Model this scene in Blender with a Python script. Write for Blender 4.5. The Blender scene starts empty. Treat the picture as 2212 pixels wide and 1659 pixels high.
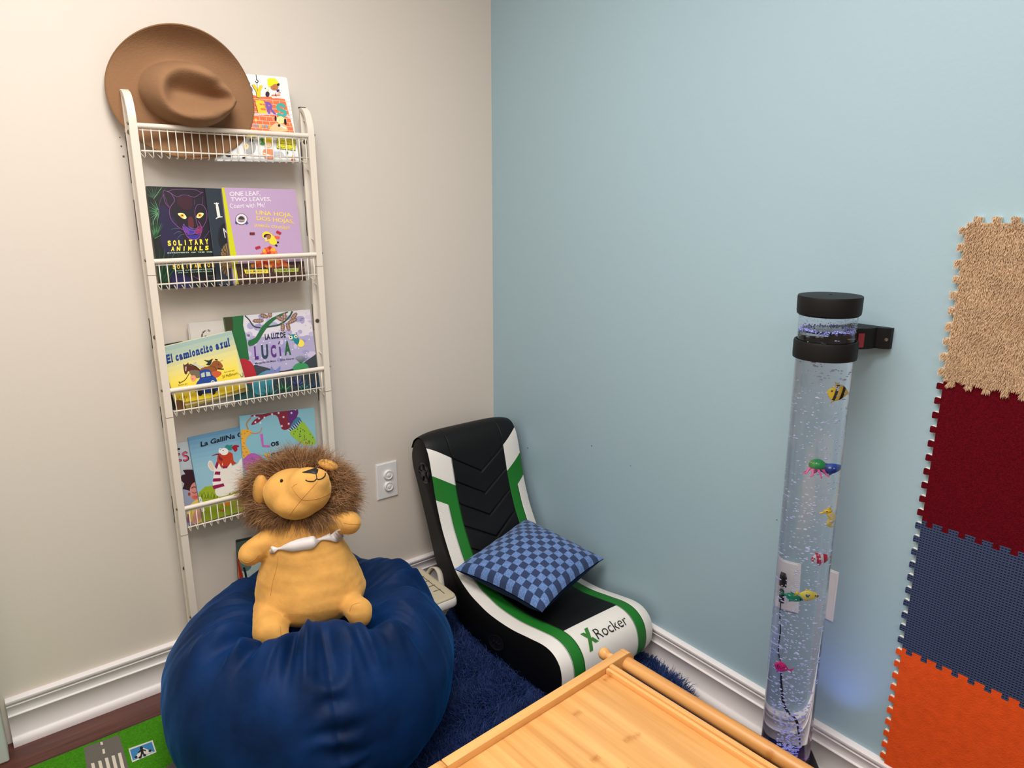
import bpy, bmesh, math, random
import numpy as np
from mathutils import Vector, Matrix, noise

SC = bpy.context.scene
COL = SC.collection
PI = math.pi
rng = np.random.default_rng(7)
random.seed(7)

# ------------------------------------------------------------------ camera
CP = (-1.53218, -2.06345, 1.38592)
YAW, PITCH, ROLL, F = 0.904858, 0.24855, 0.0003, 1518.9
_f = Vector((math.cos(YAW)*math.cos(PITCH), math.sin(YAW)*math.cos(PITCH), -math.sin(PITCH)))
_r = Vector((math.sin(YAW), -math.cos(YAW), 0))
_u = _r.cross(_f)
cam_d = bpy.data.cameras.new('camera'); cam = bpy.data.objects.new('camera', cam_d); COL.objects.link(cam)
cam.matrix_world = Matrix.Translation(CP) @ Matrix((_r, _u, -_f)).transposed().to_4x4()
cam_d.sensor_width = 36; cam_d.lens = F/2212*36; cam_d.clip_start = 0.02
SC.camera = cam

# ------------------------------------------------------------------ world, lights, exposure
SC.view_settings.view_transform = 'Standard'; SC.view_settings.look = 'None'
SC.view_settings.exposure = -0.28; SC.view_settings.gamma = 1.0
SC.view_settings.use_curve_mapping = False
SC.cycles.use_denoising = True
SC.cycles.max_bounces = 10; SC.cycles.diffuse_bounces = 4; SC.cycles.glossy_bounces = 4
SC.cycles.transmission_bounces = 8; SC.cycles.transparent_max_bounces = 12
SC.cycles.sample_clamp_indirect = 6.0
W = bpy.data.worlds.new('world'); SC.world = W; W.use_nodes = True
W.node_tree.nodes['Background'].inputs[0].default_value = (1, .97, .93, 1)
W.node_tree.nodes['Background'].inputs[1].default_value = 0.3

def area(name, loc, rot, sx, sy, power, col):
    d = bpy.data.lights.new(name, 'AREA'); d.shape = 'RECTANGLE'; d.size = sx; d.size_y = sy
    d.energy = power; d.color = col
    o = bpy.data.objects.new(name, d); COL.objects.link(o); o.location = loc; o.rotation_euler = rot
    return o
area('ceiling_lamp', (-1.2, -1.3, 2.44), (0, 0, 0), 0.6, 1.2, 48, (1, .965, .92))
area('ceiling_lamp', (-2.3, -1.2, 2.44), (0, 0, 0), 0.6, 1.2, 14, (1, .955, .92))
area('ceiling_lamp', (-1.8, -2.9, 2.44), (0, 0, 0), 0.6, 1.2, 22, (1, .97, .93))

# ------------------------------------------------------------------ helpers
def lin(c):
    return tuple(((x/255)/12.92 if x/255 <= .04045 else ((x/255+.055)/1.055)**2.4) for x in c)
_mats = {}
def mat(name, rgb, rough=.6, metal=0, sheen=0, bump=0, bscale=50, var=0, vscale=8, coat=0, spec=.5, emis=None, estr=0, sheen_tint=None, detail=4, sheen_rough=.4):
    if name in _mats: return _mats[name]
    m = bpy.data.materials.new(name); m.use_nodes = True; _mats[name] = m
    N = m.node_tree.nodes; L = m.node_tree.links; b = N['Principled BSDF']
    c = lin(rgb) + (1,)
    b.inputs['Base Color'].default_value = c
    b.inputs['Roughness'].default_value = rough; b.inputs['Metallic'].default_value = metal
    b.inputs['Specular IOR Level'].default_value = spec
    b.inputs['Sheen Weight'].default_value = sheen; b.inputs['Sheen Roughness'].default_value = sheen_rough
    if sheen_tint: b.inputs['Sheen Tint'].default_value = lin(sheen_tint)+(1,)
    b.inputs['Coat Weight'].default_value = coat
    if emis: b.inputs['Emission Color'].default_value = lin(emis)+(1,); b.inputs['Emission Strength'].default_value = estr
    if var or bump:
        tc = N.new('ShaderNodeTexCoord')
    if var:
        n = N.new('ShaderNodeTexNoise'); n.inputs['Scale'].default_value = vscale; n.inputs['Detail'].default_value = detail
        L.new(tc.outputs['Object'], n.inputs['Vector'])
        r = N.new('ShaderNodeMapRange'); r.inputs[1].default_value = .3; r.inputs[2].default_value = .7
        r.inputs[3].default_value = 1-var; r.inputs[4].default_value = 1+var
        L.new(n.outputs['Fac'], r.inputs[0])
        h = N.new('ShaderNodeHueSaturation'); h.inputs['Color'].default_value = c
        L.new(r.outputs[0], h.inputs['Value']); L.new(h.outputs[0], b.inputs['Base Color'])
    if bump:
        n2 = N.new('ShaderNodeTexNoise'); n2.inputs['Scale'].default_value = bscale; n2.inputs['Detail'].default_value = 3
        L.new(tc.outputs['Object'], n2.inputs['Vector'])
        bp = N.new('ShaderNodeBump'); bp.inputs['Strength'].default_value = bump; bp.inputs['Distance'].default_value = .004
        L.new(n2.outputs['Fac'], bp.inputs['Height']); L.new(bp.outputs[0], b.inputs['Normal'])
    return m

def wmat(o):
    m = o.matrix_basis.copy()
    while o.parent: o = o.parent; m = o.matrix_basis @ m
    return m
def mesh(name, V, Fc, m, parent=None, world=True, smooth=False, midx=None, uv=None, col=None):
    me = bpy.data.meshes.new(name)
    V = [tuple(v) for v in V]
    me.from_pydata(V, [], [tuple(int(i) for i in f) for f in Fc]); 
    mm = m if isinstance(m, (list, tuple)) else [m]
    for x in mm: me.materials.append(x)
    if midx is not None: me.polygons.foreach_set('material_index', np.asarray(midx, np.int32))
    if smooth: me.polygons.foreach_set('use_smooth', np.ones(len(me.polygons), bool))
    if uv is not None:
        l = me.uv_layers.new(name='UVMap'); idx = np.zeros(len(me.loops), np.int32); me.loops.foreach_get('vertex_index', idx)
        l.data.foreach_set('uv', np.asarray(uv, np.float32)[idx].ravel())
    if col is not None:
        a = me.color_attributes.new('Col', 'FLOAT_COLOR', 'CORNER')
        out = np.ones((len(me.loops), 4), np.float32); k = 0
        for p, c in zip(me.polygons, col):
            out[p.loop_start:p.loop_start+p.loop_total, :3] = c
        a.data.foreach_set('color', out.ravel())
    o = bpy.data.objects.new(name, me); COL.objects.link(o)
    if parent is not None:
        o.parent = parent
        if world: me.transform(wmat(parent).inverted())
    me.update()
    return o
def bigmesh(name, V, Fc, m, parent=None, world=True, smooth=False):
    """numpy fast path, all faces the same number of corners"""
    V = np.asarray(V, np.float32); Fc = np.asarray(Fc, np.int32); k = Fc.shape[1]
    me = bpy.data.meshes.new(name); me.vertices.add(len(V)); me.vertices.foreach_set('co', V.ravel())
    me.loops.add(Fc.size); me.loops.foreach_set('vertex_index', Fc.ravel())
    me.polygons.add(len(Fc)); me.polygons.foreach_set('loop_start', np.arange(0, Fc.size, k, dtype=np.int32))
    me.polygons.foreach_set('loop_total', np.full(len(Fc), k, np.int32))
    if smooth: me.polygons.foreach_set('use_smooth', np.ones(len(Fc), bool))
    me.materials.append(m); me.update(calc_edges=True); me.validate()
    o = bpy.data.objects.new(name, me); COL.objects.link(o)
    if parent is not None:
        o.parent = parent
        if world: me.transform(wmat(parent).inverted())
    return o
def tag(o, label=None, cat=None, group=None, kind=None):
    if label: o['label'] = label
    if cat: o['category'] = cat
    if group: o['group'] = group
    if kind: o['kind'] = kind
    return o
def thing(name, label, cat, loc=(0, 0, 0), rz=0, group=None):
    o = bpy.data.objects.new(name, None); COL.objects.link(o); o.location = loc; o.rotation_euler = (0, 0, rz)
    o.matrix_basis = Matrix.Translation(loc) @ Matrix.Rotation(rz, 4, 'Z'); o.empty_display_size = .05
    return tag(o, label, cat, group)

class G:
    """geometry collector"""
    def __init__(s): s.V = []; s.F = []; s.M = []; s.C = []
    def add(s, V, Fc, mi=0, c=None):
        n = len(s.V); s.V += [Vector(v) for v in V]
        for f in Fc: s.F.append(tuple(i+n for i in f)); s.M.append(mi); s.C.append(c)
        return s
    def box(s, a, b, mi=0, bev=0, M=None):
        bm = bmesh.new(); bmesh.ops.create_cube(bm, size=1)
        for v in bm.verts:
            v.co = Vector([a[i]+(v.co[i]+.5)*(b[i]-a[i]) for i in range(3)])
        if bev: bmesh.ops.bevel(bm, geom=bm.edges[:], offset=bev, segments=2, profile=.5, affect='EDGES')
        s.bm(bm, mi, M); return s
    def bm(s, bm, mi=0, M=None):
        bm.verts.index_update()
        s.add([(M @ v.co if M else v.co.copy()) for v in bm.verts], [[v.index for v in f.verts] for f in bm.faces], mi); bm.free()
    def cyl(s, p, q, r, r2=None, seg=20, mi=0, cap=True):
        r2 = r if r2 is None else r2; p, q = Vector(p), Vector(q); d = (q-p).normalized()
        a = d.orthogonal().normalized(); b = d.cross(a)
        V = [p+(a*math.cos(t)+b*math.sin(t))*r for t in [2*PI*i/seg for i in range(seg)]] + \
            [q+(a*math.cos(t)+b*math.sin(t))*r2 for t in [2*PI*i/seg for i in range(seg)]]
        Fc = [(i, (i+1) % seg, (i+1) % seg+seg, i+seg) for i in range(seg)]
        if cap: Fc += [tuple(range(seg))[::-1], tuple(range(seg, 2*seg))]
        return s.add(V, Fc, mi)
    def tube(s, pts, r, seg=8, mi=0, rs=None, flat=1.0):
        pts = [Vector(p) for p in pts]; n = len(pts); ref = None; V = []
        for i, p in enumerate(pts):
            d = (pts[min(i+1, n-1)]-pts[max(i-1, 0)]).normalized()
            if ref is None: ref = d.orthogonal().normalized()
            a = (ref-d*ref.dot(d)).normalized(); ref = a; b = d.cross(a); rr = rs[i] if rs else r
            V += [p+(a*math.cos(t)+b*math.sin(t)*flat)*rr for t in [2*PI*k/seg for k in range(seg)]]
        Fc = [(i*seg+k, i*seg+(k+1) % seg, (i+1)*seg+(k+1) % seg, (i+1)*seg+k) for i in range(n-1) for k in range(seg)]
        Fc += [tuple(range(seg))[::-1], tuple(range((n-1)*seg, n*seg))]
        return s.add(V, Fc, mi)
    def lathe(s, prof, c=(0, 0, 0), seg=32, mi=0, M=None):
        V = []; Fc = []; c = Vector(c)
        for r, z in prof:
            V += [Vector((r*math.cos(2*PI*k/seg), r*math.sin(2*PI*k/seg), z))+c for k in range(seg)]
        for i in range(len(prof)-1):
            for k in range(seg): Fc.append((i*seg+k, i*seg+(k+1) % seg, (i+1)*seg+(k+1) % seg, (i+1)*seg+k))
        if prof[0][0] > 1e-6: Fc.append(tuple(range(seg))[::-1])
        if prof[-1][0] > 1e-6: Fc.append(tuple(range((len(prof)-1)*seg, len(prof)*seg)))
        if M: V = [M @ v for v in V]
        return s.add(V, Fc, mi)
    def ell(s, c, r, seg=24, rings=14, mi=0, M=None):
        V = []; Fc = []; c = Vector(c)
        for i in range(rings+1):
            t = PI*i/rings
            for k in range(seg):
                a = 2*PI*k/seg; v = Vector((r[0]*math.sin(t)*math.cos(a), r[1]*math.sin(t)*math.sin(a), r[2]*math.cos(t)))
                V.append((M @ v if M else v)+c)
        for i in range(rings):
            for k in range(seg): Fc.append((i*seg+k, (i+1)*seg+k, (i+1)*seg+(k+1) % seg, i*seg+(k+1) % seg))
        return s.add(V, Fc, mi)
    def prism(s, poly, fn, h0, h1, mi=0):
        """poly list of 2D, fn(a,b,h)->3D"""
        n = len(poly); V = [fn(a, b, h0) for a, b in poly]+[fn(a, b, h1) for a, b in poly]
        Fc = [tuple(range(n))[::-1], tuple(range(n, 2*n))]+[(i, (i+1) % n, (i+1) % n+n, i+n) for i in range(n)]
        return s.add(V, Fc, mi)
    def out(s, name, m, parent=None, world=True, smooth=False, fix=True, col=False, auto=None):
        o = mesh(name, s.V, s.F, m, parent, world, smooth, s.M if isinstance(m, (list, tuple)) else None, col=s.C if col else None)
        if fix:
            bm = bmesh.new(); bm.from_mesh(o.data); bmesh.ops.recalc_face_normals(bm, faces=bm.faces); bm.to_mesh(o.data); bm.free()
        if auto is not None:
            o.data.polygons.foreach_set('use_smooth', np.ones(len(o.data.polygons), bool))
            o.data.set_sharp_from_angle(angle=math.radians(auto))
        return o

def ray(px, py):
    return _f+_r*((px-1106)/F)-_u*((py-829.5)/F)
def on_plane(px, py, P, n):
    """where the sight line of a photo pixel meets a real plane of the room"""
    d = ray(px, py); o = Vector(CP); return o+d*((Vector(P)-o).dot(n)/d.dot(n))
def smooth_line(P, k=6, closed=False):
    P = [Vector(p) for p in P]; n = len(P); out = []
    rngk = range(n if closed else n-1)
    for i in rngk:
        if closed: a, b, c, d = P[i-1], P[i], P[(i+1) % n], P[(i+2) % n]
        else: a, b, c, d = P[max(i-1, 0)], P[i], P[i+1], P[min(i+2, n-1)]
        for j in range(k):
            t = j/k
            out.append(.5*((2*b)+(c-a)*t+(2*a-5*b+4*c-d)*t*t+(3*b-a-3*c+d)*t**3))
    if not closed: out.append(P[-1])
    return out

_font = {}
def glyphs(s, bold=0):
    """outline mesh of a line of text: verts 2D, faces, width, cap height 0.7"""
    if (s, bold) in _font: return _font[(s, bold)]
    cu = bpy.data.curves.new('lettering', 'FONT'); cu.body = s; cu.resolution_u = 3; cu.offset = bold; cu.size = 1
    o = bpy.data.objects.new('lettering', cu); COL.objects.link(o)
    dg = bpy.context.evaluated_depsgraph_get(); dg.update()
    me = o.evaluated_get(dg).to_mesh()
    V = [(v.co.x, v.co.y) for v in me.vertices]; Fc = [tuple(p.vertices) for p in me.polygons]
    o.evaluated_get(dg).to_mesh_clear()
    bpy.data.objects.remove(o); bpy.data.curves.remove(cu)
    xs = [v[0] for v in V]; x0, x1 = min(xs), max(xs)
    V = [(x-x0, y) for x, y in V]
    _font[(s, bold)] = (V, Fc, x1-x0)
    return _font[(s, bold)]

class Art:
    """flat printed artwork lying on a real plane; drawn with points read off the photo, clipped to the printed sheet"""
    def __init__(s, P, n, rect=None, base=.0003, step=.00002, scale=(0, 0, 1)):
        s.P = Vector(P); s.n = Vector(n).normalized(); s.rect = rect; s.h = base; s.step = step; s.g = G(); s.sc = scale
    def zoom(s, x0, y0, k): s.sc = (x0, y0, k); return s
    def pt(s, p):
        x, y = s.sc[0]+p[0]/s.sc[2], s.sc[1]+p[1]/s.sc[2]
        return on_plane(x, y, s.P, s.n)
    def _clip(s, W3):
        if not s.rect: return W3
        O, U, Vv, w, h = s.rect
        pts = [((q-O).dot(U), (q-O).dot(Vv)) for q in W3]
        for ax, lim, sg in ((0, 0, 1), (0, w, -1), (1, 0, 1), (1, h, -1)):
            out = []
            for i in range(len(pts)):
                a, b = pts[i-1], pts[i]; da, db = (a[ax]-lim)*sg, (b[ax]-lim)*sg
                if (da >= 0) != (db >= 0):
                    t = da/(da-db); out.append((a[0]+(b[0]-a[0])*t, a[1]+(b[1]-a[1])*t))
                if db >= 0: out.append(b)
            pts = out
            if len(pts) < 3: return []
        return [O+U*a+Vv*b for a, b in pts]
    def face3(s, W3, c):
        W3 = s._clip(W3)
        if len(W3) > 2: s.g.add([q+s.n*s.h for q in W3], [tuple(range(len(W3)))], 0, lin(c))
    def poly(s, pts, c, sm=0, layer=True):
        if sm: pts = [(v.x, v.y) for v in smooth_line([(a, b, 0) for a, b in pts], sm, True)]
        if layer: s.h += s.step
        s.face3([s.pt(p) for p in pts], c); return s
    def ell(s, cx, cy, rx, ry, c, rot=0, n=22, layer=True):
        cr, sr = math.cos(rot), math.sin(rot)
        return s.poly([(cx+rx*math.cos(t)*cr-ry*math.sin(t)*sr, cy+rx*math.cos(t)*sr+ry*math.sin(t)*cr) for t in [2*PI*i/n for i in range(n)]], c, layer=layer)
    def line(s, pts, w, c, sm=5, layer=True, taper=False, closed=False):
        if layer: s.h += s.step
        P = smooth_line([(a, b, 0) for a, b in pts], sm, closed) if len(pts) > 2 else [Vector((a, b, 0)) for a, b in pts]
        if closed: P.append(P[0])
        n = len(P); L = []; R_ = []
        for i, p in enumerate(P):
            d = (P[min(i+1, n-1)]-P[max(i-1, 0)])
            if d.length < 1e-9: d = Vector((1, 0, 0))
            d.normalize(); q = Vector((-d.y, d.x, 0))*(w/2)*((1-.85*i/(n-1)) if taper else 1)
            L.append(p+q); R_.append(p-q)
        for i in range(n-1): s.face3([s.pt(v) for v in (L[i], L[i+1], R_[i+1], R_[i])], c)
        return s
    def leafs(s, pts, r, c, k=7):
        s.h += s.step
        for i, (x, y) in enumerate(pts):
            a0 = i*1.7; P = []
            for j in range(2*k):
                a = a0+PI*j/k; rr = r*(1 if j % 2 == 0 else .45); P.append((x+rr*math.cos(a), y+rr*math.sin(a)))
            s.face3([s.pt(p) for p in P], c if isinstance(c, tuple) else c[i % len(c)]); s.h += .000004
        return s
    def text(s, t, p0, p1, p2, c, bold=0, fit=None, jit=0, layer=True):
        """p0 baseline start, p1 baseline end, p2 top of the capitals above p0"""
        if layer: s.h += s.step
        V, Fc, w = glyphs(t, bold); A, B, C_ = s.pt(p0), s.pt(p1), s.pt(p2)
        ex = (B-A)/w; ey = (C_-A)/.72
        W3 = [A+ex*x+ey*(y+(jit*math.sin(x*9) if jit else 0)) for x, y in V]
        if s.rect:
            O, U, Vv, rw, rh = s.rect
            for f in Fc:
                q = [W3[i] for i in f]
                s.face3(q, c)
        else:
            s.g.add([q+s.n*s.h for q in W3], Fc, 0, lin(c))
        return s
    def out(s, name, m, parent):
        return s.g.out(name, m, parent, fix=False, col=True)

def colmat(name, rough=.4, coat=0, bump=0, bscale=80):
    m = mat(name, (255, 255, 255), rough, coat=coat, bump=bump, bscale=bscale)
    N = m.node_tree.nodes; a = N.new('ShaderNodeVertexColor'); a.layer_name = 'Col'
    m.node_tree.links.new(a.outputs[0], N['Principled BSDF'].inputs['Base Color']); return m
PRINT = colmat('printed_ink', .38)

# ------------------------------------------------------------------ room shell
M_wl = mat('greige_wall_paint', (224, 213, 202), .55, bump=.06, bscale=120)
M_wr = mat('blue_wall_paint', (160, 187, 199), .5, bump=.06, bscale=120)
M_ceil = mat('ceiling_paint', (240, 238, 232), .8)
M_trim = mat('white_trim_paint', (236, 230, 230), .35)
def struct(o): o['kind'] = 'structure'; return o
def slab(name, a, b, m): return struct(G().box(a, b).out(name, m))
slab('wall_left', (-3.4, 0, 0), (0.1, .1, 2.5), M_wl)
slab('wall_right', (0, -3.8, 0), (.1, 0, 2.5), M_wr)
slab('wall_near', (-3.4, -3.9, 0), (0.1, -3.8, 2.5), M_wl)
slab('wall_far_side', (-3.5, -3.9, 0), (-3.4, .1, 2.5), M_wl)
slab('ceiling', (-3.5, -3.9, 2.5), (.1, .1, 2.6), M_ceil)
# floor of dark planks
fm = bpy.data.materials.new('dark_plank_floor'); fm.use_nodes = True; N = fm.node_tree.nodes; L = fm.node_tree.links; b = N['Principled BSDF']
tc = N.new('ShaderNodeTexCoord'); br = N.new('ShaderNodeTexBrick'); L.new(tc.outputs['Object'], br.inputs['Vector'])
br.inputs['Scale'].default_value = 1; br.inputs['Brick Width'].default_value = 1.1; br.inputs['Row Height'].default_value = .125
br.inputs['Mortar Size'].default_value = .0012; br.inputs['Color1'].default_value = lin((92, 50, 40))+(1,); br.inputs['Color2'].default_value = lin((70, 36, 30))+(1,)
br.inputs['Mortar'].default_value = lin((30, 15, 12))+(1,)
mp = N.new('ShaderNodeMapping'); mp.inputs['Scale'].default_value = (3, 45, 1); L.new(tc.outputs['Object'], mp.inputs[0])
nz = N.new('ShaderNodeTexNoise'); nz.inputs['Scale'].default_value = 2; nz.inputs['Detail'].default_value = 8; L.new(mp.outputs[0], nz.inputs['Vector'])
mr = N.new('ShaderNodeMapRange'); mr.inputs[1].default_value = .3; mr.inputs[2].default_value = .7; mr.inputs[3].default_value = .55; mr.inputs[4].default_value = 1.35
hs = N.new('ShaderNodeHueSaturation'); L.new(nz.outputs[0], mr.inputs[0]); L.new(mr.outputs[0], hs.inputs['Value']); L.new(br.outputs[0], hs.inputs['Color']); L.new(hs.outputs[0], b.inputs['Base Color'])
b.inputs['Roughness'].default_value = .4
slab('floor', (-3.5, -3.9, -.1), (.1, .1, 0), fm)

BBP = [(0, 0), (.027, 0), (.027, .010), (.024, .018), (.018, .023), (.0145, .027), (.0145, .082), (.0165, .084), (.0165, .0865), (.011, .0885), (.010, .096), (.012, .106), (.0155, .113),
       (.0165, .1155), (.0105, .1175), (.0105, .1205), (.0165, .1225), (.0185, .126), (.0175, .131), (.012, .134), (0, .134)]
def board(name, fn, x0, x1):
    g = G(); g.prism(BBP, fn, x0, x1); return struct(g.out(name, M_trim, auto=50))
board('baseboard_left', lambda d, z, h: (h, -d, z), -1.60, 0)
board('baseboard_right', lambda d, z, h: (-d, h, z), -3.8, 0)
# pale door casing standing at the left end of the baseboard
struct(G().box((-1.74, -.075, 0.001), (-1.612, 0, 2.2), bev=.004).out('trim_1', mat('pale_casing_paint', (196, 206, 198), .45)))

M_scuff = mat('scuff_mark', (88, 92, 96), .8)
for ax, x, y, r_ in ((0, 1278, 963, .0022), (0, 1140, 968, .0026), (0, 1362, 1006, .0018), (0, 1678, 1123, .0016), (1, 259, 297, .0016), (1, 262, 316, .0022), (1, 267, 338, .0028)):
    n_ = Vector((1, 0, 0)) if ax == 0 else Vector((0, 1, 0)); p_ = on_plane(x, y, (0, 0, 0), n_); g = G(); g.cyl(p_+n_*.001, p_-n_*.0004, r_, seg=10)
    g.out('scuff', M_scuff, bpy.data.objects['wall_right' if ax == 0 else 'wall_left'])

# ------------------------------------------------------------------ wall plates
M_plate = mat('white_plate_plastic', (236, 234, 234), .3)
M_black = mat('black_plastic', (18, 18, 20), .38)
def plate(root, fn, w, h):
    g = G(); r = .004
    g.prism([(-w/2, -h/2), (w/2, -h/2), (w/2, h/2), (-w/2, h/2)], fn, 0, .003)
    g.prism([(-w/2+.003, -h/2+.003), (w/2-.003, -h/2+.003), (w/2-.003, h/2-.003), (-w/2+.003, h/2-.003)], fn, .003, .0055)
    return g.out('plate', M_plate, root)
t = thing('outlet_plate', 'white wall plate with two round childproof plug covers on the greige wall', 'outlet', (-.464, 0, .463))
fnL = lambda a, b, h: (-.464+a, -h, .463+b)
plate(t, fnL, .080, .130)
for z in (.021, -.021):
    g = G(); M4 = Matrix.Translation((-.461, 0, .463+z)) @ Matrix.Rotation(PI/2, 4, 'X')
    g.lathe([(0, .005), (.0175, .005), (.0175, .008), (.016, .0125), (.0145, .0135), (.0125, .0125), (.0115, .0118), (0, .0118)], M=M4)
    o = g.out('plug_cover', M_plate, t, auto=35)
    g = G(); g.lathe([(0, .0115), (.0055, .0115), (.0065, .0130), (.0050, .0142), (0, .0144)], M=M4)
    g.out('press_tab', M_plate, o, auto=35)
t = thing('outlet_plate', 'white wall plate with black plug on the blue wall behind the bubble tube', 'outlet', (0, -1.327, .482))
fnR = lambda a, b, h: (-h, -1.320+a, .482+b)
plate(t, fnR, .086, .130)
for z in (.021, -.021):
    g = G(); g.prism([(.0165*math.cos(a)*(1 if abs(math.cos(a)) < .8 else .8/abs(math.cos(a))), z+.0145*math.sin(a)) for a in [2*PI*i/24 for i in range(24)]], fnR, .0055, .007)
    g.out('socket_face', M_plate, t)
t = thing('power_plug', 'black power plug in the wall plate behind the bubble tube, its cable running down', 'plug', (0, -1.327, .47))
g = G(); g.box((-.028, -1.313, .488), (-.0075, -1.295, .518), bev=.003); g.box((-.026, -1.311, .444), (-.0075, -1.297, .474), bev=.003); g.out('plug_body', M_black, t)
pts = [(-.018, -1.304, .450), (-.016, -1.304, .41), (-.010, -1.300, .36), (-.008, -1.302, .31), (-.008, -1.295, .27), (-.010, -1.293, .22), (-.016, -1.290, .16), (-.024, -1.284, .13), (-.030, -1.280, .07), (-.034, -1.274, .03), (-.040, -1.268, .006)]
g = G(); g.tube(smooth_line(pts, 8), .0016, 8); g.out('cable', M_black, t, smooth=True)

# ------------------------------------------------------------------ foam tiles on the right wall
def tabs(A, B, n, sign, bw=.0055, hw=.0078, ln=.0115, first=.5):
    """points from A (inclusive) towards B (exclusive) with n dovetail tabs; sign +1 leaves to the left of the direction"""
    A, B = Vector(A), Vector(B); d = (B-A); Ln = d.length; d.normalize(); q = Vector((-d.y, d.x))*sign; pitch = Ln/n; P = [A]
    for i in range(n):
        c = (i+first)*pitch
        for off, out_ in ((-bw, 0), (-hw+.001, ln*.75), (-hw+.0015, ln*.95), (-hw+.003, ln), (hw-.003, ln), (hw-.0015, ln*.95), (hw-.001, ln*.75), (bw, 0)):
            P.append(A+d*(c+off)+q*out_)
    return P
Y0, TW, Z0 = -1.5245, .305, .1345
def tile_outline(k, top_out, bottom):
    z0, z1 = Z0+k*TW, Z0+(k+1)*TW
    # 2D coordinates: a = distance right along the wall (towards -y), b = height
    P = []
    P += tabs((0, z1), (0, z0), 10, -1)                       # left edge, tabs stick out to the left
    if bottom: P += tabs((0, z0), (TW, z0), 10, -1)           # tabs hang down into the tile below
    else: P += [Vector((0, z0))]
    P += [Vector((TW, z0)), Vector((TW, z1))]
    top = tabs((TW, z1), (0, z1), 10, -1 if top_out else 1)
    P += top[1:]
    return [(v.x, v.y) for v in P]
fnT = lambda a, b, h: (-h, Y0-a, b)
M_foam = mat('white_foam', (232, 228, 215), .8)
M_red = mat('dark_red_carpet', (92, 6, 20), .95, sheen=.15, bump=.5, bscale=500, var=.35, vscale=300, sheen_tint=(200, 60, 80), spec=.1)
M_or = mat('orange_felt', (230, 84, 28), .9, bump=.35, bscale=350, var=.08, vscale=60, spec=.2)
M_tan = mat('tan_plush', (222, 186, 146), .95, sheen=.2, bump=.3, bscale=300, var=.12, vscale=30, spec=.1)
mb = mat('navy_waffle_foam', (52, 66, 100), .75, spec=.3)
N = mb.node_tree.nodes; L = mb.node_tree.links; tc = N.new('ShaderNodeTexCoord'); mp = N.new('ShaderNodeMapping'); L.new(tc.outputs['Object'], mp.inputs[0])
sp = N.new('ShaderNodeSeparateXYZ'); L.new(mp.outputs[0], sp.inputs[0])
def sine(nt, src, k):
    a = nt.nodes.new('ShaderNodeMath'); a.operation = 'MULTIPLY'; a.inputs[1].default_value = k; nt.links.new(src, a.inputs[0])
    c = nt.nodes.new('ShaderNodeMath'); c.operation = 'SINE'; nt.links.new(a.outputs[0], c.inputs[0]); return c.outputs[0]
s1, s2 = sine(mb.node_tree, sp.outputs[1], 2*PI/.0058), sine(mb.node_tree, sp.outputs[2], 2*PI/.0058)
mx = N.new('ShaderNodeMath'); mx.operation = 'MAXIMUM'; L.new(s1, mx.inputs[0]); L.new(s2, mx.inputs[1])
bp = N.new('ShaderNodeBump'); bp.inputs['Distance'].default_value = .0014; bp.inputs['Strength'].default_value = .8; L.new(mx.outputs[0], bp.inputs['Height']); L.new(bp.outputs[0], N['Principled BSDF'].inputs['Normal'])
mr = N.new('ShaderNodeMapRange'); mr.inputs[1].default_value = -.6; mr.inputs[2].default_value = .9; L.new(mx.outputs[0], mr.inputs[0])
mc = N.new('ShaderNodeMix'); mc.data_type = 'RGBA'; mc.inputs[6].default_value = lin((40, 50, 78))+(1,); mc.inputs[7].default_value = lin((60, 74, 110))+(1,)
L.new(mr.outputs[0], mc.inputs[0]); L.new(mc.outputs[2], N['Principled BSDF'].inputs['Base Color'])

def fur(name, P, Nn, length, width, m, parent=None, droop=(0, 0, 0), lean=.5, world=True, curl=0, lenvar=.4, clump=0, seed=1):
    """each strand is a thin two-segment blade; numpy throughout"""
    r = np.random.default_rng(seed); n = len(P)
    P = np.asarray(P, float); Nn = np.asarray(Nn, float)
    rnd = r.normal(size=(n, 3))
    if clump:
        for k in range(3):
            ph = r.uniform(0, 6.28, 3)
            rnd[:, k] = .45*rnd[:, k]+1.3*np.sin(P@(r.normal(size=3)*clump)+ph[0])*np.cos(P@(r.normal(size=3)*clump*.7)+ph[1])
    d = Nn+lean*rnd; d /= np.linalg.norm(d, axis=1)[:, None]
    ln = (np.asarray(length)*(1+lenvar*(r.random(n)-.5)*2))[:, None]
    side = np.cross(d, r.normal(size=(n, 3))); side /= np.linalg.norm(side, axis=1)[:, None]; side *= width/2
    d2 = d+np.asarray(droop)+curl*r.normal(size=(n, 3)); d2 /= np.linalg.norm(d2, axis=1)[:, None]
    d3 = d2+np.asarray(droop)*1.2+curl*r.normal(size=(n, 3)); d3 /= np.linalg.norm(d3, axis=1)[:, None]
    A = P; B = P+d*ln*.4; C_ = B+d2*ln*.35; D = C_+d3*ln*.3
    V = np.stack([A-side, A+side, B-side*.95, B+side*.95, C_-side*.7, C_+side*.7, D-side*.2, D+side*.2], 1).reshape(-1, 3)
    i0 = (np.arange(n)*8)[:, None]
    Fq = np.concatenate([i0+np.array([[0, 1, 3, 2]]), i0+np.array([[2, 3, 5, 4]]), i0+np.array([[4, 5, 7, 6]])], 0)
    return bigmesh(name, V, Fq, m, parent, world, smooth=True)

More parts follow.
